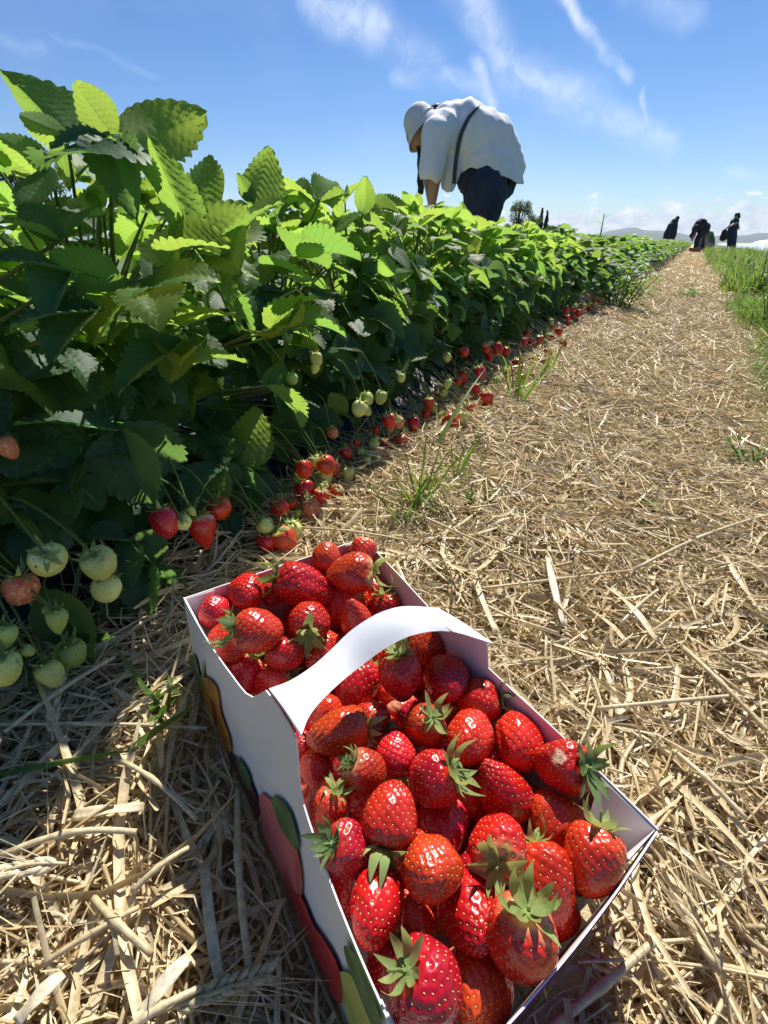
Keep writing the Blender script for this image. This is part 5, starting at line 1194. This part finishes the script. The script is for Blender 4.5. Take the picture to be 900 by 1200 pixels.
# ------------------------------------------------------------------ far field, trees, hills
def sheet(name, r0, r1, s0, s1, z, mat, ns=40, amp=.0, arch=0.):
    X, Y = np.meshgrid(np.linspace(r0, r1, 7), np.linspace(s0, s1, ns), indexing='ij'); Z = z+amp*np.sin(Y*3+X*2)+arch*np.sin(math.pi*(X-r0)/(r1-r0))
    ii = np.arange(7*ns).reshape(7, ns); return me_obj(name, np_mesh(name, np.stack([X, Y, Z], -1).reshape(-1, 3), np.stack([ii[:-1, :-1], ii[1:, :-1], ii[1:, 1:], ii[:-1, 1:]], -1).reshape(-1, 4), mat, smooth=True))
M['fleece'] = pmat('field_fleece', (.26, .32, .39), (.20, .27, .35), .6, 2, .3, 20); M['bare'] = pmat('bare_field', (.26, .18, .12), (.20, .14, .09), .9, .3)
for k in range(3): tag(sheet('field_fleece', 2.6+k*1.6, 3.8+k*1.6, 7+k, 90, .05, M['fleece'], 80, .02, .22), ['pale blue fleece covering the first bed right of the grass', 'pale fleece covering the second bed right of the grass', 'pale fleece covering the third bed right of the grass'][k], 'field cover', 'fleece covered beds')
tag(sheet('bare_field', -30, 160, 150, 420, .03, M['bare'], 20), kind='structure')
M['tunnel'] = pmat('tunnel_film', (.70, .68, .66), (.62, .60, .60), .5, .4)
for k in range(5):
    x0 = 22+k*15; y0 = 165+k*4; V = []; Fc = []; n = 9
    for yy in (0, 40):
        for j in range(n): a = math.pi*j/(n-1); V.append((-6.5*math.cos(a), yy, 1.15*math.sin(a)))
    for j in range(n-1): Fc.append((j, j+1, n+j+1, n+j))
    Fc.append(tuple(range(n))[::-1]); Fc.append(tuple(range(n, 2*n)))
    o = mesh_obj('poly_tunnel', V, Fc, M['tunnel'], loc=(x0, y0, .02), smooth=False)
    tag(o, ['first', 'second', 'third', 'fourth', 'fifth'][k]+' low white field tunnel on the horizon, counted from the path', 'tunnel', 'low field tunnels on the horizon')
M['bark'] = pmat('bark', (.10, .075, .05), (.06, .045, .03), .9, 4)
M['tree_leaf'] = leaf_mat('tree_leaf', (.045, .085, .03), (.16, .24, .04), .3, .5, veins=False); M['tree_leaf'].name = 'tree_leaf'
M['fir'] = leaf_mat('fir_leaf', (.025, .055, .03), (.08, .13, .03), .2, .6, veins=False)
def tree(u, dist, vtop, wpx, label, kind='round', rs=0):
    rr = random.Random(rs); T = px_h(u, vtop, dist); base = np.array([T[0], T[1], 0.]); Hh = T[2]; cw = wpx*(dist/1.18)/F_PX*.5; root = empty('tree', base); tag(root, label, 'tree', 'trees beyond the field')
    parts = [tube_geo([(0, 0, 0), (0.1, 0, Hh*.3), (0, .1, Hh*.6), (0, 0, Hh*.9)], [Hh*.03, Hh*.024, Hh*.015, Hh*.004], 7)]
    lob = []
    if kind == 'round':
        for k in range(11):
            a = rr.uniform(0, 6.28); q = rr.uniform(.2, 1)**.6; z = Hh*rr.uniform(.38, .86); c = np.array([math.cos(a)*cw*.62*q, math.sin(a)*cw*.62*q, z]); lob.append((c, cw*rr.uniform(.26, .46))); parts.append(tube_geo([(0, 0, Hh*rr.uniform(.2, .5)), c*np.array([.5, .5, .9]), c], [Hh*.014, Hh*.009, Hh*.003], 5))
    else:
        for k in range(26):
            t = k/25; lob.append((np.array([rr.uniform(-.1, .1), rr.uniform(-.1, .1), Hh*(.12+.85*t)]), cw*(1.08-t)*rr.uniform(.75, 1.1)+.10))
    V, Fc = join_geo(parts); mesh_obj('trunk', V, Fc, M['bark'], root)
    V = []; Fc = []; n = 260
    for c, r in lob:
        for k in range(n):
            d = nrm([rr.gauss(0, 1), rr.gauss(0, 1), rr.gauss(0, 1)]); p = c+d*r*rr.random()**.35*np.array([1, 1, .85 if kind == 'round' else .5]); s_ = Hh*rr.uniform(.010, .022); a = nrm([rr.gauss(0, 1), rr.gauss(0, 1), rr.gauss(0, 1)]); b = nrm(np.cross(a, d+.01)); o = len(V)
            V += [p-a*s_, p+b*s_*.6, p+a*s_, p-b*s_*.6]; Fc.append((o, o+1, o+2, o+3))
    o = mesh_obj('crown', V, Fc, M['tree_leaf'] if kind == 'round' else M['fir'], root, smooth=False); return root
tree(611, 120, 231, 34, 'rounded grey green tree behind the bending person', 'round', 1)
tree(636, 125, 243, 9, 'slim dark conifer right of the rounded tree', 'fir', 2)
tree(642, 126, 246, 8, 'smaller slim conifer beside the taller one', 'fir', 3)
tree(628, 118, 248, 22, 'low bushy tree between the rounded tree and the conifers', 'round', 4)
tree(10, 60, 178, 60, 'dark tree glimpsed through the leaves at the left picture edge', 'round', 5)
tree(48, 64, 192, 50, 'second dark tree glimpsed through the leaves at the left', 'round', 6)
# blue mountains far beyond
M['hill'] = pmat('hill', (.09, .12, .10), (.06, .09, .08), .9, .002)
def hills(name, dist, hmax, seed):
    V = []; Fc = []; n = 160
    for i in range(n+1):
        a = rad(-60)+rad(120)*i/n; h = hmax*(.45+.35*mnoise.noise((i*.09+seed, seed, 0))+.25*mnoise.noise((i*.31, seed, 2))+.1*mnoise.noise((i*.9, seed, 5)))
        for dd, hh in ((0, -5), (dist*.04, h*.6), (dist*.08, max(5, h)), (dist*.16, -5)): V.append((math.sin(a)*(dist+dd), math.cos(a)*(dist+dd), hh))
    for i in range(n):
        for k in range(3): q = i*4+k; Fc.append((q, q+1, q+5, q+4))
    tag(mesh_obj(name, V, Fc, M['hill']), kind='structure')
hills('hills', 7000, 210, 3.3)

# ------------------------------------------------------------------ the air
V = [(x, y, z) for x in (-9300, 9300) for y in (-9300, 9300) for z in (-7, 330)]
hz = mesh_obj('haze', V, [(0, 1, 3, 2), (4, 6, 7, 5), (0, 4, 5, 1), (2, 3, 7, 6), (0, 2, 6, 4), (1, 5, 7, 3)], None, smooth=False)
hm = bpy.data.materials.new('haze'); hm.use_nodes = True; ht = hm.node_tree; ht.nodes.clear()
pv = ht.nodes.new('ShaderNodeVolumePrincipled'); ho_ = ht.nodes.new('ShaderNodeOutputMaterial'); ht.links.new(pv.outputs[0], ho_.inputs['Volume'])
pv.inputs['Color'].default_value = (.80, .90, 1, 1); pv.inputs['Density'].default_value = 9e-5; hz.data.materials.append(hm); hz['kind'] = 'stuff'
tag(hz, 'thin pale summer haze filling the air above the whole field', 'haze')
